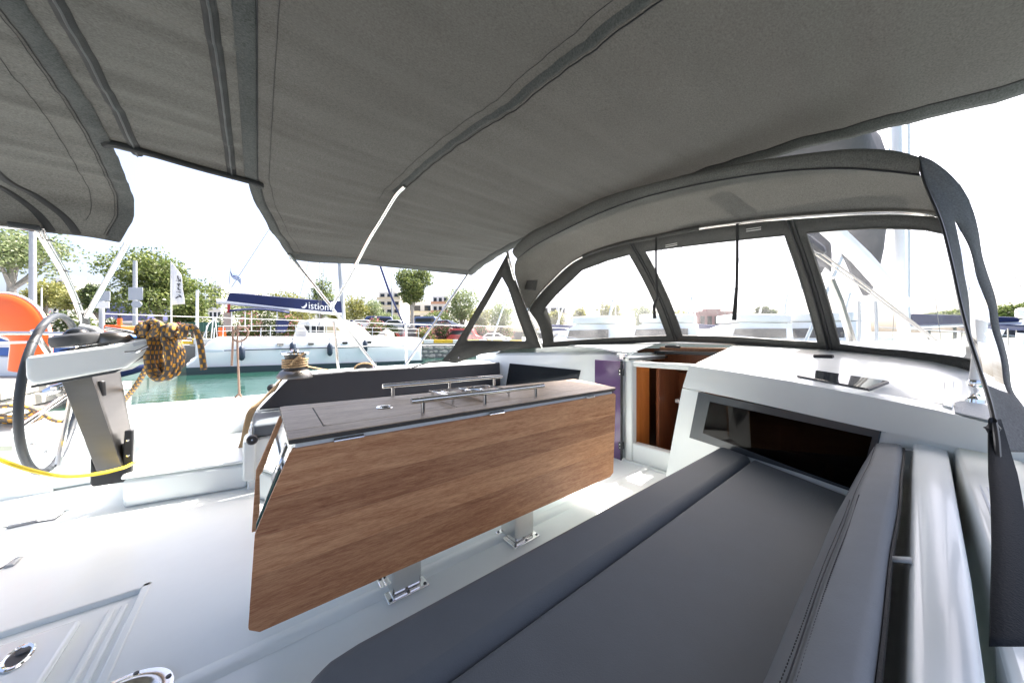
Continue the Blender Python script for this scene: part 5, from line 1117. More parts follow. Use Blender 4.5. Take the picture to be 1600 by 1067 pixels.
s2 = post('sign_post', 'grey post with a tilted sign back and a white notice board', 159, 16.5, 458, .10, cat='sign')
plate(s2, 150, 171.5, 454.5, 470, 16.3, SIGNB); plate(s2, 147, 170, 471, 481, 16.2, WHITE)
post('post', 'thin pale post right of the banner flag', 308, 24, 454, .09, WHITE)
post('lamp_post', 'small garden lamp post among the pink flowers', 65, 30, 449, .05, WHITE, cat='lamp post')
post('lamp_post', 'thin grey street light in front of the apartment block', 612.5, 50, 422, .09, cat='lamp post')
fo = post('banner_flag', 'white feather banner flag with dark hand lettering on a pole', 267.5, 26, 409, .05, WHITE, cat='flag')
fw = lambda u, v, d=0: Vector(at(u, v, t=26 - .06 - d + .10 * math.sin((u - 268) * .35 + v * .05)))
s = MB(); rows = []
for k in range(15):
    v = 410 + 66 * k / 14; uw = interp(v, [408, 418, 430, 442, 452, 464, 476], [267, 275, 283.5, 284, 284.5, 286.5, 288]); rows.append([fw(267.6 + .0 + (uw - 267.6) * j / 6 + 1.2 * k / 14, v - 1.5 * (j / 6) * (k / 14)) for j in range(7)])
s.loft(rows); fl = s.build('flag_cloth', mat('white_flag', (.8, .8, .8), .8), fo, solid=.01, ang=180)
z11 = lambda x, y: (255 + x / 11.86, 400 + y / 11.86)
s = MB()
for st_ in ([(268, 360), (282, 424), (330, 440)], [(272, 452), (326, 466)], [(252, 515), (312, 515)], [(281, 515), (286, 558)], [(274, 575), (284, 618), (318, 622)], [(284, 660), (322, 670)], [(230, 780), (282, 746), (338, 758)], [(288, 712), (336, 756)], [(242, 446), (247, 456)], [(250, 654), (256, 662)]):
    s.tube([fw(*z11(*p), d=.05) for p in catmull([Vector((a, b, 0)) for a, b in st_], 3) for p in [(p.x, p.y)]], .035, 5)
s.build('lettering', BLACK, fl)
# orange service post and box on the quay, green fence, dark bin
t = 12.5; b = G(187, t); o = thing('service_post', 'orange service post with a dark head on the stern quay', 'post', b)
s = MB(); s.tube([b, Vector((b.x, b.y, zv(497, t)))], .07, 12); s.build('post_body', ORANGE, o); s = MB(); s.tube([Vector((b.x, b.y, zv(497, t))), Vector((b.x, b.y, zv(491, t)))], .055, 12); s.build('post_head', BLACK, o)
b = G(176, 12.0); o = thing('equipment_box', 'orange equipment box with a dark round port beside the orange post', 'box', b); ex = Vector(RT)
b1 = Vector((b.x, b.y, zv(531, 12))); s = MB(); s.prism([b - ex * .3, b + ex * .24, Vector((b.x, b.y, zv(531.2, 12))) + ex * .24, Vector((b.x, b.y, zv(531.2, 12))) - ex * .3], tuple(AX * .4)); s.build('plinth', WHITE, o, bevel=.02)
s = MB(); s.prism([b1 - ex * .36, b1 + ex * .30, b1 + ex * .30 + Vector((0, 0, zv(508, 12) - b1.z)), b1 - ex * .36 + Vector((0, 0, zv(507, 12) - b1.z))], tuple(AX * .5)); s.build('box_body', ORANGE, o, bevel=.03)
s = MB(); s.lathe([(.09, 0), (.08, .03), (.001, .03)], at(171, 514, t=11.97), 14, Matrix.Rotation(R(-90), 3, 'Y') ); s.build('port', BLACK, o)
o = thing('green_fence', 'low dark green screen fence below the banner flag', 'fence', G(290, 29))
for k in range(8):
    s = MB(); u0, u1 = 246 + k * 12, 257.5 + k * 12; s.prism([at(u0, 503, t=28.5), at(u1, 503, t=28.5), at(u1, 517, t=28.5), at(u0, 517, t=28.5)], tuple(AX * .05)); s.build('fence_panel', mat('green_mesh%d' % k, (.03, .10, .075), .7) if k == 0 else MT['green_mesh0'], o, smooth=False)
# boat hauled on the quay behind the lifebuoy, blue and white
o = thing('motorboat', 'blue and white motorboat hull on the quay behind the lifebuoy', 'boat', G(60, 9.6))
def bpl(u, v, t=9.5): return at(u, v, t=t)
s = MB(); s.prism([bpl(-60, 553), bpl(160, 560), bpl(178, 566), bpl(150, 600), bpl(-60, 606)], tuple(AX * 1.4)); s.build('hull', HULL, o, bevel=.08)
s = MB(); s.prism([bpl(-60, 518, 9.48), bpl(150, 519, 9.48), bpl(172, 524, 9.48), bpl(168, 560.5, 9.48), bpl(-60, 553.5, 9.48)], tuple(AX * 1.3)); s.build('topside', BLUEP, o, bevel=.03)
s = MB(); s.prism([bpl(-60, 536, 9.44), bpl(176, 537, 9.44), bpl(176, 543, 9.44), bpl(-60, 542, 9.44)], tuple(AX * .03)); s.build('stripe', WHITE, o)
s = MB(); s.prism([bpl(-60, 535.2, 9.43), bpl(176, 536, 9.43), bpl(176, 537.6, 9.43), bpl(-60, 537, 9.43)], tuple(AX * .02)); s.build('pinstripe', RED, o)
# fenders and white float by the stern quay
for k, (u, v, m, lab) in enumerate(((204, 577, NAVY, 'navy fender lying on the quay edge behind the console'), (176, 588, WHITE, 'white float on the quay edge behind the console'))):
    p = Vector(at(u, v, t=8.2)); s = MB(); s.lathe([(.001, -.30), (.05, -.29), (.12, -.22), (.13, 0), (.12, .2), (.06, .27), (.03, .32), (.001, .33)], p, 14, Matrix.Rotation(R(70), 3, 'Y')); tag(s.build('fender', m, None), lab, 'fender')
# ---- cars
GLS = mat('car_glass', (.02, .025, .03), .08)
def car(label, u, t, col, rot, van=False):
    b = G(u, t); o = thing('parked_van' if van else 'parked_car', label, 'van' if van else 'car', b, 'vehicles parked on the upper road'); o.rotation_euler = (0, 0, rot); WO[o.name] = Vector((0, 0, 0))
    pr = [(-2.3, .35), (-2.35, .9), (-2.2, 1.9), (-1.9, 2.05), (1.2, 2.0), (1.75, 1.15), (2.3, .95), (2.4, .4)] if van else [(-2.1, .35), (-2.15, .8), (-1.95, .98), (-1.35, 1.42), (.35, 1.45), (1.05, 1.0), (1.95, .85), (2.1, .6), (2.08, .35)]
    m = mat('car_' + label.split()[0] + str(u), col, .3, .1, coat=.6); s = MB(); s.prism([(x, -.85, z) for x, z in pr], (0, 1.7, 0)); s.build('body', m, o, bevel=.1, seg=3)
    gp_ = [(-2.0, 1.2), (-1.9, 1.75), (1.05, 1.75), (1.45, 1.2)] if van else [(-1.6, 1.0), (-1.2, 1.34), (.25, 1.36), (.8, 1.0)]
    for y in (-.862, .852):
        s = MB(); s.prism([(x, y, z) for x, z in gp_], (0, .012, 0)); s.build('window', GLS, o)
    s = MB(); s.box((-2.0 if not van else -2.31, 0, 1.18 if not van else 1.5), (.05, 1.3, .28 if not van else .5), Matrix.Rotation(R(-30 if not van else -4), 3, 'Y')); s.build('rear_window', GLS, o)
    for x in (-1.35, 1.4):
        for y in (-.8, .8):
            s = MB(); s.lathe([(.001, -.1), (.32, -.1), (.33, 0), (.32, .1), (.001, .1)], (x, y, .33), 16, Matrix.Rotation(R(90), 3, 'X')); w_ = s.build('wheel', TYRE, o); s = MB(); s.lathe([(.2, .0), (.19, .012), (.001, .012)], (x, y + (.1 if y > 0 else -.112), .33), 12, Matrix.Rotation(R(90), 3, 'X')); s.build('rim', STEEL2, w_)
    return o
AZ_ = math.atan2(RT[1], RT[0])
cl = [('navy hatchback parked just right of the catamaran mast', 548, 46, (.02, .035, .10), 0), ('white hatchback parked behind the bushes left of the apartment block', 572, 46, (.75, .75, .74), 0), ('navy van parked below the apartment block', 598, 47, (.03, .05, .14), 1), ('silver car parked left of the round street tree trunk', 624, 46, (.5, .52, .54), 0), ('white car parked behind the round street tree trunk', 651, 48, (.7, .71, .72), 0), ('blue van parked right of the round street tree', 672, 47, (.06, .10, .22), 1), ('silver-blue car parked beside the long bimini strut', 700, 46, (.35, .4, .5), 0), ('red van parked left of the sprayhood side panel', 726, 44, (.35, .03, .03), 1), ('white car seen through the triangular sprayhood window', 776, 46, (.75, .75, .75), 0)]
for lab, u, t, col, v_ in cl: car(lab, u, t, col, AZ_ + random.Random(u).uniform(-.35, .35) + (math.pi if u % 2 else 0), bool(v_))
car('pale blue saloon parked behind the orange service post', 199, 21, (.45, .52, .6), AZ_ + 1.1)
bo = thing('bus', 'long purple-blue coach parked under the large round tree', 'bus', G(192, 36)); b = G(192, 36)
s = MB(); s.prism([at(163, 472, t=36), at(228, 474, t=36), at(228, 500, t=36), at(163, 502, t=36)], tuple(AX * 2.4)); s.build('body', mat('coach_paint', (.13, .14, .30), .35, coat=.4), bo, bevel=.15)
for k in range(4):
    s = MB(); s.prism([at(168 + k * 15, 476, t=35.97), at(181 + k * 15, 476.4, t=35.97), at(181 + k * 15, 485, t=35.97), at(168 + k * 15, 485, t=35.97)], tuple(AX * .02)); s.build('window', mat('coach_window%d' % k, (.16, .18, .36), .1) if k == 0 else MT['coach_window0'], bo)
# rock and red chair on the quay by the cat's bow
b = Vector(at(603, 527, t=37)); s = MB(); rr_ = random.Random(2); s.lathe([(.001, -.6), (.9, -.6), (1.1, -.1), (.8, .5), (.4, .85), (.001, .9)], b, 9); s.v = [tuple(c + rr_.uniform(-.12, .12) for c in p) for p in s.v]; tag(s.build('boulder', CONC, None, smooth=False), 'rounded grey boulder on the quay beyond the catamaran bow', 'boulder')
o = thing('chair', 'red-framed folding chair on the quay right of the boulder', 'chair', G(628, 36)); b = G(628, 36)
for (x0, z0, x1, z1, y) in [(-.5, 0, .4, 1.2, 0), (.4, 0, -.5, 1.2, 0), (-.5, 0, .4, 1.2, .6), (.4, 0, -.5, 1.2, .6)]:
    s = MB(); s.tube([b + ex * x0 + Vector((0, y, z0)), b + ex * x1 + Vector((0, y, z1))], .04, 6); s.build('leg', RED, o)
s = MB(); s.loft([[b + ex * x + Vector((0, y, z)) for y in (0, .6)] for x, z in ((-.5, .55), (.4, .6), (.5, 1.5))]); s.build('seat', RED, o, solid=.03)
# ---- apartment blocks
def block(label, u0, u1, vtop, t, nfl, wallm, balm, seed, nb=3):
    b0, b1 = Vector(at(u0, V0, t=t)), Vector(at(u1, V0, t=t)); base = b0.lerp(b1, .5); base.z = 2.0
    o = thing('apartment_building', label, 'building', base, 'apartment buildings behind the marina'); top = zv(vtop, t); w_ = (b1 - b0).length; ex_ = (b1 - b0).normalized(); ey = Vector(AX); rnd = random.Random(seed)
    P = lambda x, y, z: b0 + ex_ * x + ey * y + Vector((0, 0, z - b0.z))
    s = MB(); s.prism([P(0, 0, 0), P(w_, 0, 0), P(w_, 12, 0), P(0, 12, 0)], (0, 0, top)); s.build('wall', wallm, o, smooth=False)
    s = MB(); s.prism([P(w_ * .3, 3, top), P(w_ * .7, 3, top), P(w_ * .7, 8, top), P(w_ * .3, 8, top)], (0, 0, 2)); s.build('roof_house', wallm, o, smooth=False)
    fh = (top - 5) / nfl
    for k in range(nfl):
        z = 5 + fh * k
        s = MB(); s.prism([P(-.4, -1.3, z - .15), P(w_ + .4, -1.3, z - .15), P(w_ + .4, 0, z - .15), P(-.4, 0, z - .15)], (0, 0, .2)); sl = s.build('balcony', wallm, o, smooth=False)
        s = MB(); s.prism([P(-.4, -1.3, z + .05), P(w_ + .4, -1.3, z + .05), P(w_ + .4, -1.22, z + .05), P(-.4, -1.22, z + .05)], (0, 0, 1.0)); s.build('parapet', balm, sl, smooth=False)
        for j in range(nb):
            x = w_ * (j + .2) / nb; s = MB(); s.prism([P(x, -.03, z + .3), P(x + w_ / nb * .6, -.03, z + .3), P(x + w_ / nb * .6, -.03, z + fh * .8), P(x, -.03, z + fh * .8)], tuple(ey * .03)); s.build('window', GLASSDK, o, smooth=False)
    return o
CREAM = mat('cream_render', (.68, .65, .58), .8); OCH = mat('ochre_parapet', (.62, .53, .36), .8); WREN = mat('white_render', (.7, .69, .66), .8); TERR = mat('terracotta_render', (.55, .30, .18), .8)
block('cream apartment block with ochre balconies behind the blue forestay', 592, 625, 456, 130, 5, CREAM, OCH, 1)
block('pale apartment block right of the round street tree', 676, 700, 462, 120, 4, WREN, TERR, 2)
block('white low apartment block behind the long bimini strut', 700, 728, 474, 140, 3, WREN, WREN, 3)
block('cream block partly hidden behind the round street tree', 628, 676, 474, 150, 3, CREAM, OCH, 4)
block('white building on the rise above the stern of the catamaran', 326, 346, 446, 170, 4, WREN, WREN, 5)
block('grey-white building behind the aft bimini struts', 82, 106, 434, 150, 4, WREN, TERR, 6)
block('white building behind the port end of the windscreen', 845, 885, 478, 160, 3, WREN, OCH, 7)
block('long maroon and white shed behind the middle windscreen pane', 1092, 1148, 486, 200, 1, mat('maroon_wall', (.20, .07, .07), .7), WREN, 8, 5)
block('white building on the rise beyond the catamaran boom', 382, 398, 456, 190, 3, WREN, WREN, 9)
# low land all round
s = MB(); rows = [[], []]
for k in range(181):
    a = 2 * math.pi * k / 180; r_ = 700; h = 14 + 10 * noise.noise(Vector((math.cos(a) * 3, math.sin(a) * 3, 2))) + 5 * noise.noise(Vector((math.cos(a) * 11, math.sin(a) * 11, 5))); rows[0].append(Vector((r_ * math.cos(a), r_ * math.sin(a), WZ - 1))); rows[1].append(Vector((r_ * 1.1 * math.cos(a), r_ * 1.1 * math.sin(a), max(5, h))))
rows.append([p * 1.3 for p in rows[1]]); s.loft(rows); kind(s.build('hills', mat('far_scrub', (.16, .17, .13), .95, var=.4, vs=.02), None), 'structure')

# ================================================================== catamaran moored across the basin
S_, B_ = Vector((-3.1, 24.8, WZ)), Vector((11.35, 26.1, WZ)); cx = (B_ - S_).normalized(); cy = Vector((-cx.y, cx.x, 0)); CL = (B_ - S_).length
C = lambda x, y, z: S_ + cx * x + cy * y + Vector((0, 0, z - WZ))
cp = lambda u, v, d=0: Vector(at(u, v, pl=(tuple(S_ + cy * d), tuple(cy))))
CT = thing('catamaran', 'white sailing catamaran with navy boom cover moored across the basin', 'catamaran', (S_ + B_) / 2)
def hull(y0, name='hull'):
    s = MB(); rows = []
    for f_, zt, zb, hb in ((0, -.25, -.75, .55), (.02, .0, -.8, .62), (.06, .95, -.9, .75), (.09, 1.28, -.95, .82), (.3, 1.32, -1.0, .95), (.6, 1.33, -1.0, .95), (.85, 1.34, -1.0, .62), (.97, 1.34, -.95, .2), (1.0, 1.33, -.6, .04)):
        x = f_ * CL; yc = y0 + 1.0
        rows.append([C(x, yc - hb * .75, zb), C(x, yc - hb, zb + (zt - zb) * .45), C(x, yc - hb, zt - .12), C(x, yc - hb + .12, zt), C(x, yc + hb - .1, zt), C(x, yc + hb, zb + .3), C(x, yc + hb * .75, zb)])
    s.loft(rows, cu=True, caps=True); return s.build(name, HULL, CT, ang=45)
h1 = hull(0); h2 = hull(5.0)
def side(pts, d, th, m, name, par): s = MB(); s.prism([cp(u, v, d) for u, v in pts], tuple(cy * th)); return s.build(name, m, par)
side([(350, 546.5), (480, 543), (600, 540), (645, 538.6), (645, 539.8), (600, 541.3), (480, 544.4), (350, 548)], -.035, .03, DKSTRIPE, 'hull_stripe', h1)
side([(290, 574), (480, 568.5), (600, 564.5), (662, 562), (660, 566), (600, 571), (480, 578), (292, 588)], -.012, .03, mat('antifouling', (.02, .045, .05), .6), 'antifouling', h1)
for u, v, w_ in ((438, 538, 5.5), (486, 537, 5), (539, 535.5, 4.5), (577, 534.5, 4)):
    side([(u - w_, v - 1.2), (u - w_ + 1, v - 1.9), (u + w_ - 1, v - 1.9), (u + w_, v - 1), (u + w_ - 1, v + 1.6), (u - w_ + 1, v + 1.6)], -.04, .05, GLASSDK, 'porthole', h1)
side([(306, 548), (318, 546), (346, 546.5), (350, 549), (330, 550.5), (312, 550)], -.06, .08, mat('pale_step', (.55, .62, .66), .4), 'boarding_step', h1)
s = MB(); s.prism([C(3.0, 1.5, .2), C(11.5, 1.5, .5), C(11.5, 5.5, .5), C(3.0, 5.5, .2)], (0, 0, 1.0)); s.build('bridgedeck', HULL, CT, bevel=.1)
# coachroof
rows = []
for f_, zt, in ((.40, 1.32), (.42, 2.55), (.50, 2.72), (.60, 2.62), (.68, 2.1), (.72, 1.36)):
    x = CL * f_; rows.append([C(x, .95, 1.3), C(x, 1.2, max(1.31, zt - .25)), C(x, 1.7, zt), C(x, 5.2, zt), C(x, 5.7, max(1.31, zt - .25)), C(x, 5.95, 1.3)])
s = MB(); s.loft(rows, caps=True); cbn = s.build('coachroof', HULL, CT, ang=40)
side([(474, 507.5), (506, 508), (506, 519), (482, 519)], .98, .05, GLASSDK, 'window', cbn); side([(508, 508), (526, 509), (534, 518.5), (508, 519)], .98, .05, mat('tinted_window', (.25, .22, .14), .2), 'window', cbn)
for u in (484, 494): side([(u, 507.5), (u + .8, 507.5), (u + .8, 519), (u, 519)], .96, .03, WHITE, 'window_bar', cbn)
side([(434, 498), (446, 497), (452, 502), (450, 510), (446, 518.5), (433, 518.5)], .9, .9, NAVY, 'helm_cover', CT)
# aft awning on poles
s = MB(); rows = []
for k in range(9):
    u = 358 + 94 * k / 8; v = 484.5 - 3.5 * math.sin(math.pi * k / 8) + 2.5 * (k / 8) ** 2; rows.append([cp(u, v + 2.2, 1.2), cp(u, v, 1.3), cp(u, v - .5, 3.2), cp(u, v + 1, 5.2)])
s.loft(rows); s.build('awning', NAVY, CT, solid=.04)
for u, v1 in ((383, 515), (393, 516), (362, 517), (433, 500)):
    s = MB(); s.tube([cp(u, 486, 1.4), cp(u, v1, 1.4)], .035, 6); s.build('awning_pole', WHITE, CT)
# boom with stack pack and lettering
BD = 2.9
s = MB(); s.tube([cp(338, 470.5, BD), cp(538, 490, BD)], .16, 10); boom = s.build('boom', WHITE, CT)
cov = [(358.5, 457), (364, 456.5), (430, 462.5), (500, 468.5), (531, 470), (537, 474), (537, 488.5), (500, 486), (430, 478.5), (354, 469.5)]
s = MB(); s.prism([cp(u, v, BD - .17) for u, v in cov], tuple(cy * .34)); bc = s.build('boom_cover', NAVY, boom, bevel=.05)
TXT = mat('white_lettering', (.8, .8, .82), .6)
fc = bpy.data.curves.new('lettering', 'FONT'); fc.body = 'istion'; fc.size = 1.0; fc.extrude = .008; fo_ = bpy.data.objects.new('lettering', fc); COL.objects.link(fo_); dg = bpy.context.evaluated_depsgraph_get()
me = bpy.data.meshes.new_from_object(fo_.evaluated_get(dg)); bpy.data.objects.remove(fo_)
lt = bpy.data.objects.new('lettering', me); COL.objects.link(lt); me.materials.append(TXT); lt.parent = bc
a, b, c3 = cp(481.5, 481.6, BD - .19), cp(513, 484.6, BD - .19), cp(481.5, 471.5, BD - .19)
w0 = max(v.co.x for v in me.vertices); exx = (b - a) / w0; up_ = Vector((0, 0, 1)); h0 = max(v.co.y for v in me.vertices)
for v in me.vertices:
    x, y, z = v.co; q = a + exx * x + up_ * (y / h0 * (c3 - a).z) - cy * (z + .01) ; v.co = q - wo(bc)
s = MB(); out = []; inn = []
for k in range(17):
    q = R(-150 + 200 * k / 16); u, v = 474.5 + 5 * math.cos(q), 475.8 - 5.2 * math.sin(q); out.append(cp(u, v, BD - .195)); f_ = k / 16; th_ = math.sin(math.pi * f_); inn.append(cp(474.5 + (5 - 2.6 * th_) * math.cos(q) - .3 * th_, 475.8 - (5.2 - 2.6 * th_) * math.sin(q) - .8 * th_, BD - .195))
s.loft([out, inn]); s.build('crescent', TXT, bc, solid=.01)
side([(355, 475), (360, 475), (360, 489), (355, 489)], BD - .2, .05, RED, 'ensign', CT)
s = MB(); s.tube([cp(537, 505, BD), cp(532, 430, BD), cp(527, 330, BD), cp(523, 200, BD)], .17, 12, flat=1.4); s.build('mast', GALV, CT)
for (u0, v0, u1, v1, d) in ((523, 200, 355, 459, BD), (523, 200, 498, 518, .3), (521, 250, 468, 464, BD), (499, 410, 498, 525, .25)):
    s = MB(); s.tube([cp(u0, v0, d), cp(u1, v1, d)], .016, 5); s.build('stay', STEEL2, CT)
s = MB(); s.tube([cp(560, 330, 3.3), cp(593, 412, 3.2), cp(608, 455, 3.1), cp(633, 512, 3.0)], [.06, .085, .10, .06], 8); s.build('furled_jib', NAVY, CT)
for k in range(9):                                # lifelines and stanchions
    u = 462 + 24 * k; s = MB(); s.tube([cp(u, 528 - .1 * k, .1), cp(u, 507 + .7 * k, .1)], .022, 5); s.build('stanchion', WHITE, CT)
for dv in (0, 8):
    s = MB(); s.tube([cp(340, 509 + dv, .1), cp(470, 508 + dv, .1), cp(560, 511 + dv * .8, .1), cp(655, 514 + dv * .7, .1)], .014, 5); s.build('lifeline', WHITE, CT)
for k, u in enumerate((322, 334, 348, 407, 422)):
    s = MB(); s.tube([cp(u, 529, .1), cp(u + 1, 508 + (k % 2) * 4, .1)], .03, 6); s.build('rail_post', WHITE, CT)
s = MB(); s.tube([cp(318, 526, .1), cp(326, 505, .2), cp(336, 498, .5), cp(340, 530, .6)], .03, 6); s.tube([cp(330, 528, .3), cp(333, 498, .3)], .03, 6); s.build('stern_rail', WHITE, CT)
side([(341, 511), (352, 511), (354, 526), (342, 526)], .5, .3, ORANGE, 'life_jacket_bag', CT); side([(349, 488), (362, 488), (362, 516), (349, 516)], 1.8, .2, mat('beige_post', (.35, .31, .27), .6), 'davit', CT)
for k, (u, v0, v1, wpx, lab) in enumerate(((377.5, 540, 563, 4.4, 'left'), (457.5, 534, 549, 4.4, 'second'), (515.5, 535, 556, 4.4, 'third'), (570.5, 530.5, 550, 4.0, 'right'))):
    top, bot = cp(u, v0, -.22), cp(u, v1, -.22); L_ = top.z - bot.z; r_ = .17
    o = thing('fender', 'navy fender hanging on the catamaran hull, %s' % ['nearest its stern', 'above our winch', 'right of our winch', 'nearest its bow'][k], 'fender', bot, 'fenders along the catamaran')
    s = MB(); s.lathe([(.001, 0), (r_ * .6, .05), (r_, L_ * .2), (r_, L_ * .75), (r_ * .6, L_ * .92), (r_ * .25, L_), (.001, L_)], bot, 14); s.build('body', FENDER, o); s = MB(); s.tube([top, cp(u, 527, -.02)], .02, 5); s.build('lanyard', BLACK, o)
o = thing('greek_flag', 'small blue and white striped flag flying above the catamaran boom end', 'flag', cp(361, 421, BD))
BLU = mat('flag_blue', (.04, .14, .45), .8); WF = MT['white_flag']
def fg(x, y): # x along fly 0..1, y 0..1 down
    return cp(359.5 + 17 * x + 1.5 * y * (1 - x), 422.5 + 12.5 * x + 8.5 * y + 1.2 * math.sin(x * 7), BD + .15 * math.sin(x * 6 + y * 2))
for k in range(9):
    s = MB(); s.loft([[fg(x / 8, k / 9) for x in range(9)], [fg(x / 8, (k + 1) / 9) for x in range(9)]]); s.build('stripe', BLU if k % 2 == 0 else WF, o, solid=.01)
for d, nm in ((-.02, 'canton'),):
    s = MB(); s.loft([[fg(x / 8 * .37, y) - cy * .03 for x in range(9)] for y in (0, 5 / 9)]); s.build('canton', BLU, o, solid=.01)
    s = MB(); s.loft([[fg(x / 8 * .37, y) - cy * .05 for x in range(9)] for y in (2 / 9, 3 / 9)]); s.loft([[fg(x, y / 4 * 5 / 9) - cy * .05 for y in range(5)] for x in (.148, .222)]); s.build('cross', WF, o, solid=.01)
s = MB(); s.tube([cp(360, 419, BD), cp(357, 459, BD)], .015, 5); s.build('staff', STEEL2, o)

# ================================================================== other boats in the marina (seen through the windscreen and at the right edge)
def copy_tree(o, par=None):
    c = o.copy(); COL.objects.link(c)
    if par is not None: c.parent = par
    for ch in list(o.children): copy_tree(ch, c)
    return c
def sail_yacht():
    o = thing('moored_yacht', 'x', 'yacht', (0, 0, 0)); s = MB(); rows = []
    for f_, hb, zt in ((0, 1.25, 1.15), (.1, 1.5, 1.15), (.35, 1.75, 1.2), (.65, 1.5, 1.3), (.88, .7, 1.42), (1, .04, 1.5)):
        x = f_ * 12 - 6; rows.append([Vector((x, -hb * .6, -.2)), Vector((x, -hb, .6)), Vector((x, -hb, zt)), Vector((x, hb, zt)), Vector((x, hb, .6)), Vector((x, hb * .6, -.2))])
    s.loft(rows, cu=True, caps=True); s.build('hull', HULL, o, ang=40)
    rows = []
    for x, zt, w_ in ((-2.2, 1.2, 1.1), (-2.0, 1.75, 1.1), (.5, 1.7, 1.1), (2.6, 1.35, .7)): rows.append([Vector((x, -w_, 1.1)), Vector((x, -w_ * .85, zt)), Vector((x, w_ * .85, zt)), Vector((x, w_, 1.1))])
    s = MB(); s.loft(rows, caps=True); cb = s.build('cabin', HULL, o, ang=40)
    for y in (-1.02, 1.0):
        s = MB(); s.prism([(-1.6, y, 1.38), (.3, y, 1.36), (.3, y, 1.58), (-1.6, y, 1.6)], (0, .03, 0)); s.build('window', GLASSDK, cb)
    s = MB(); s.prism([(-5.2, -1.2, 2.5), (-2.6, -1.2, 2.7), (-2.6, 1.2, 2.7), (-5.2, 1.2, 2.5)], (0, 0, .06)); s.build('bimini', NAVY, o)
    for x in (-5.1, -2.7):
        for y in (-1.15, 1.15): s = MB(); s.tube([(x, y, 1.1), (x, y, 2.55)], .03, 6); s.build('bimini_pole', STEEL, o)
    s = MB(); s.tube([(.6, 0, 1.4), (.6, 0, 16.5)], [.09, .06], 8); s.build('mast', WHITE, o)
    s = MB(); s.tube([(.6, 0, 2.7), (-4.2, 0, 2.9)], .09, 8); s.build('boom', WHITE, o)
    s = MB(); s.prism([(.5, -.16, 2.8), (.5, -.16, 3.5), (-4.0, -.16, 3.2), (-4.1, -.16, 2.95)], (0, .32, 0)); s.build('sail_cover', NAVY, o, bevel=.06)
    for p in ((5.9, 0, 1.5), (-5.8, 0, 1.2), (.3, 1.6, 1.25), (.3, -1.6, 1.25)): s = MB(); s.tube([(.6, 0, 16.4), p], .014, 5); s.build('stay', STEEL2, o)
    s = MB(); s.tube([(5.8, 0, 1.6), (.75, 0, 15.5)], [.1, .05], 7); s.build('furled_jib', WHITE, o)
    return o
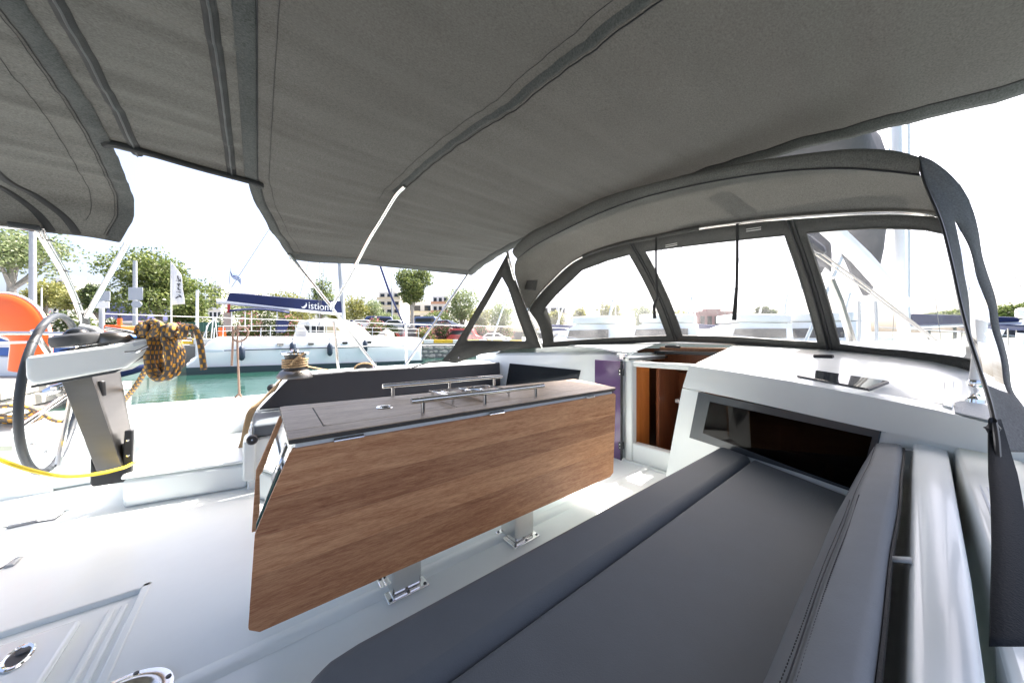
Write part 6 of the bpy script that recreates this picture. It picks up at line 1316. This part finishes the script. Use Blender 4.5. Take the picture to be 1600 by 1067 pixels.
def motor_yacht():
    o = thing('motor_yacht', 'x', 'motor yacht', (0, 0, 0)); s = MB(); rows = []
    for f_, hb, zt in ((0, 1.7, 1.2), (.3, 2.0, 1.3), (.65, 1.9, 1.7), (.88, 1.0, 2.1), (1, .05, 2.3)):
        x = f_ * 13 - 6.5; rows.append([Vector((x, -hb * .6, -.3)), Vector((x, -hb, .7)), Vector((x, -hb, zt)), Vector((x, hb, zt)), Vector((x, hb, .7)), Vector((x, hb * .6, -.3))])
    s.loft(rows, cu=True, caps=True); s.build('hull', HULL, o, ang=40); rows = []
    for x, zt, w_ in ((-4, 1.3, 1.6), (-3.9, 3.1, 1.5), (-.5, 3.2, 1.5), (1.2, 2.5, 1.3), (2.8, 1.7, 1.0)): rows.append([Vector((x, -w_, 1.2)), Vector((x, -w_ * .85, zt)), Vector((x, w_ * .85, zt)), Vector((x, w_, 1.2))])
    s = MB(); s.loft(rows, caps=True); cb = s.build('cabin', HULL, o, ang=40)
    for y in (-1.47, 1.44):
        s = MB(); s.prism([(-3.4, y, 2.1), (.2, y, 2.1), (.0, y * .98, 2.75), (-3.4, y * .98, 2.75)], (0, .03, 0)); s.build('window', GLASSDK, cb)
    s = MB(); s.prism([(-3.8, -1.4, 3.15), (-.2, -1.4, 3.25), (-.2, 1.4, 3.25), (-3.8, 1.4, 3.15)], (0, 0, .6)); s.build('flybridge', WHITE, o, bevel=.12)
    s = MB(); s.tube([(-3.4, -1.3, 3.7), (-3.6, -1.2, 4.9), (-3.6, 1.2, 4.9), (-3.4, 1.3, 3.7)], .07, 8); s.build('radar_arch', WHITE, o)
    s = MB(); s.tube([(6.2, -.2, 3.0), (2.0, -1.7, 2.5), (-1, -1.95, 2.1)], .03, 6); s.tube([(6.2, .2, 3.0), (2.0, 1.7, 2.5), (-1, 1.95, 2.1)], .03, 6); s.build('bow_rail', STEEL, o)
    return o
sy, my = sail_yacht(), motor_yacht(); first = {0: True, 1: True}
fleet = [(0, 858, 30, 2.2, 'sailing yacht nearest the port corner of the windscreen'), (1, 905, 27, 1.7, 'motor yacht beside the olive tree in the left pane'), (0, 945, 34, 2.3, 'sailing yacht in front of the motor yacht in the left pane'), (1, 1000, 25, 1.9, 'motor yacht close to the left windscreen zip'), (0, 1045, 27, 2.4, 'sailing yacht behind the left hanging strap'), (1, 1130, 24, 2.4, 'motor yacht in front of the maroon shed'), (1, 1232, 24, 1.4, 'motor yacht right of the dark tree clump'), (0, 880, 42, 2.0, 'sailing yacht seen through the port end of the windscreen'), (1, 922, 46, 1.9, 'motor yacht seen through the left windscreen pane'), (0, 968, 50, 2.1, 'sailing yacht behind the middle of the left windscreen pane'), (1, 1018, 44, 1.8, 'motor yacht behind the left windscreen zip'), (0, 1072, 38, 2.6, 'sailing yacht just right of the left hanging strap'), (1, 1112, 52, 2.2, 'motor yacht left of the right hanging strap'), (0, 1156, 34, 2.4, 'sailing yacht behind the right hanging strap'), (1, 1205, 40, 1.2, 'motor yacht below the dark tree clump'), (0, 1256, 45, 2.8, 'sailing yacht left of the right windscreen zip'),
         (0, 1440, 19, 2.2, 'sailing yacht moored right of our mast beyond the starboard pane'), (1, 1592, 20, 1.2, 'motor yacht at the right edge of the view beyond the rail')]
for k, u, t, rot, lab in fleet:
    proto = sy if k == 0 else my; o = proto if first[k] else copy_tree(proto); first[k] = False
    p = at(u, V0, t=t); o.location = (p[0], p[1], WZ); o.rotation_euler = (0, 0, rot); o['label'] = lab; o['group'] = 'boats moored in the marina'
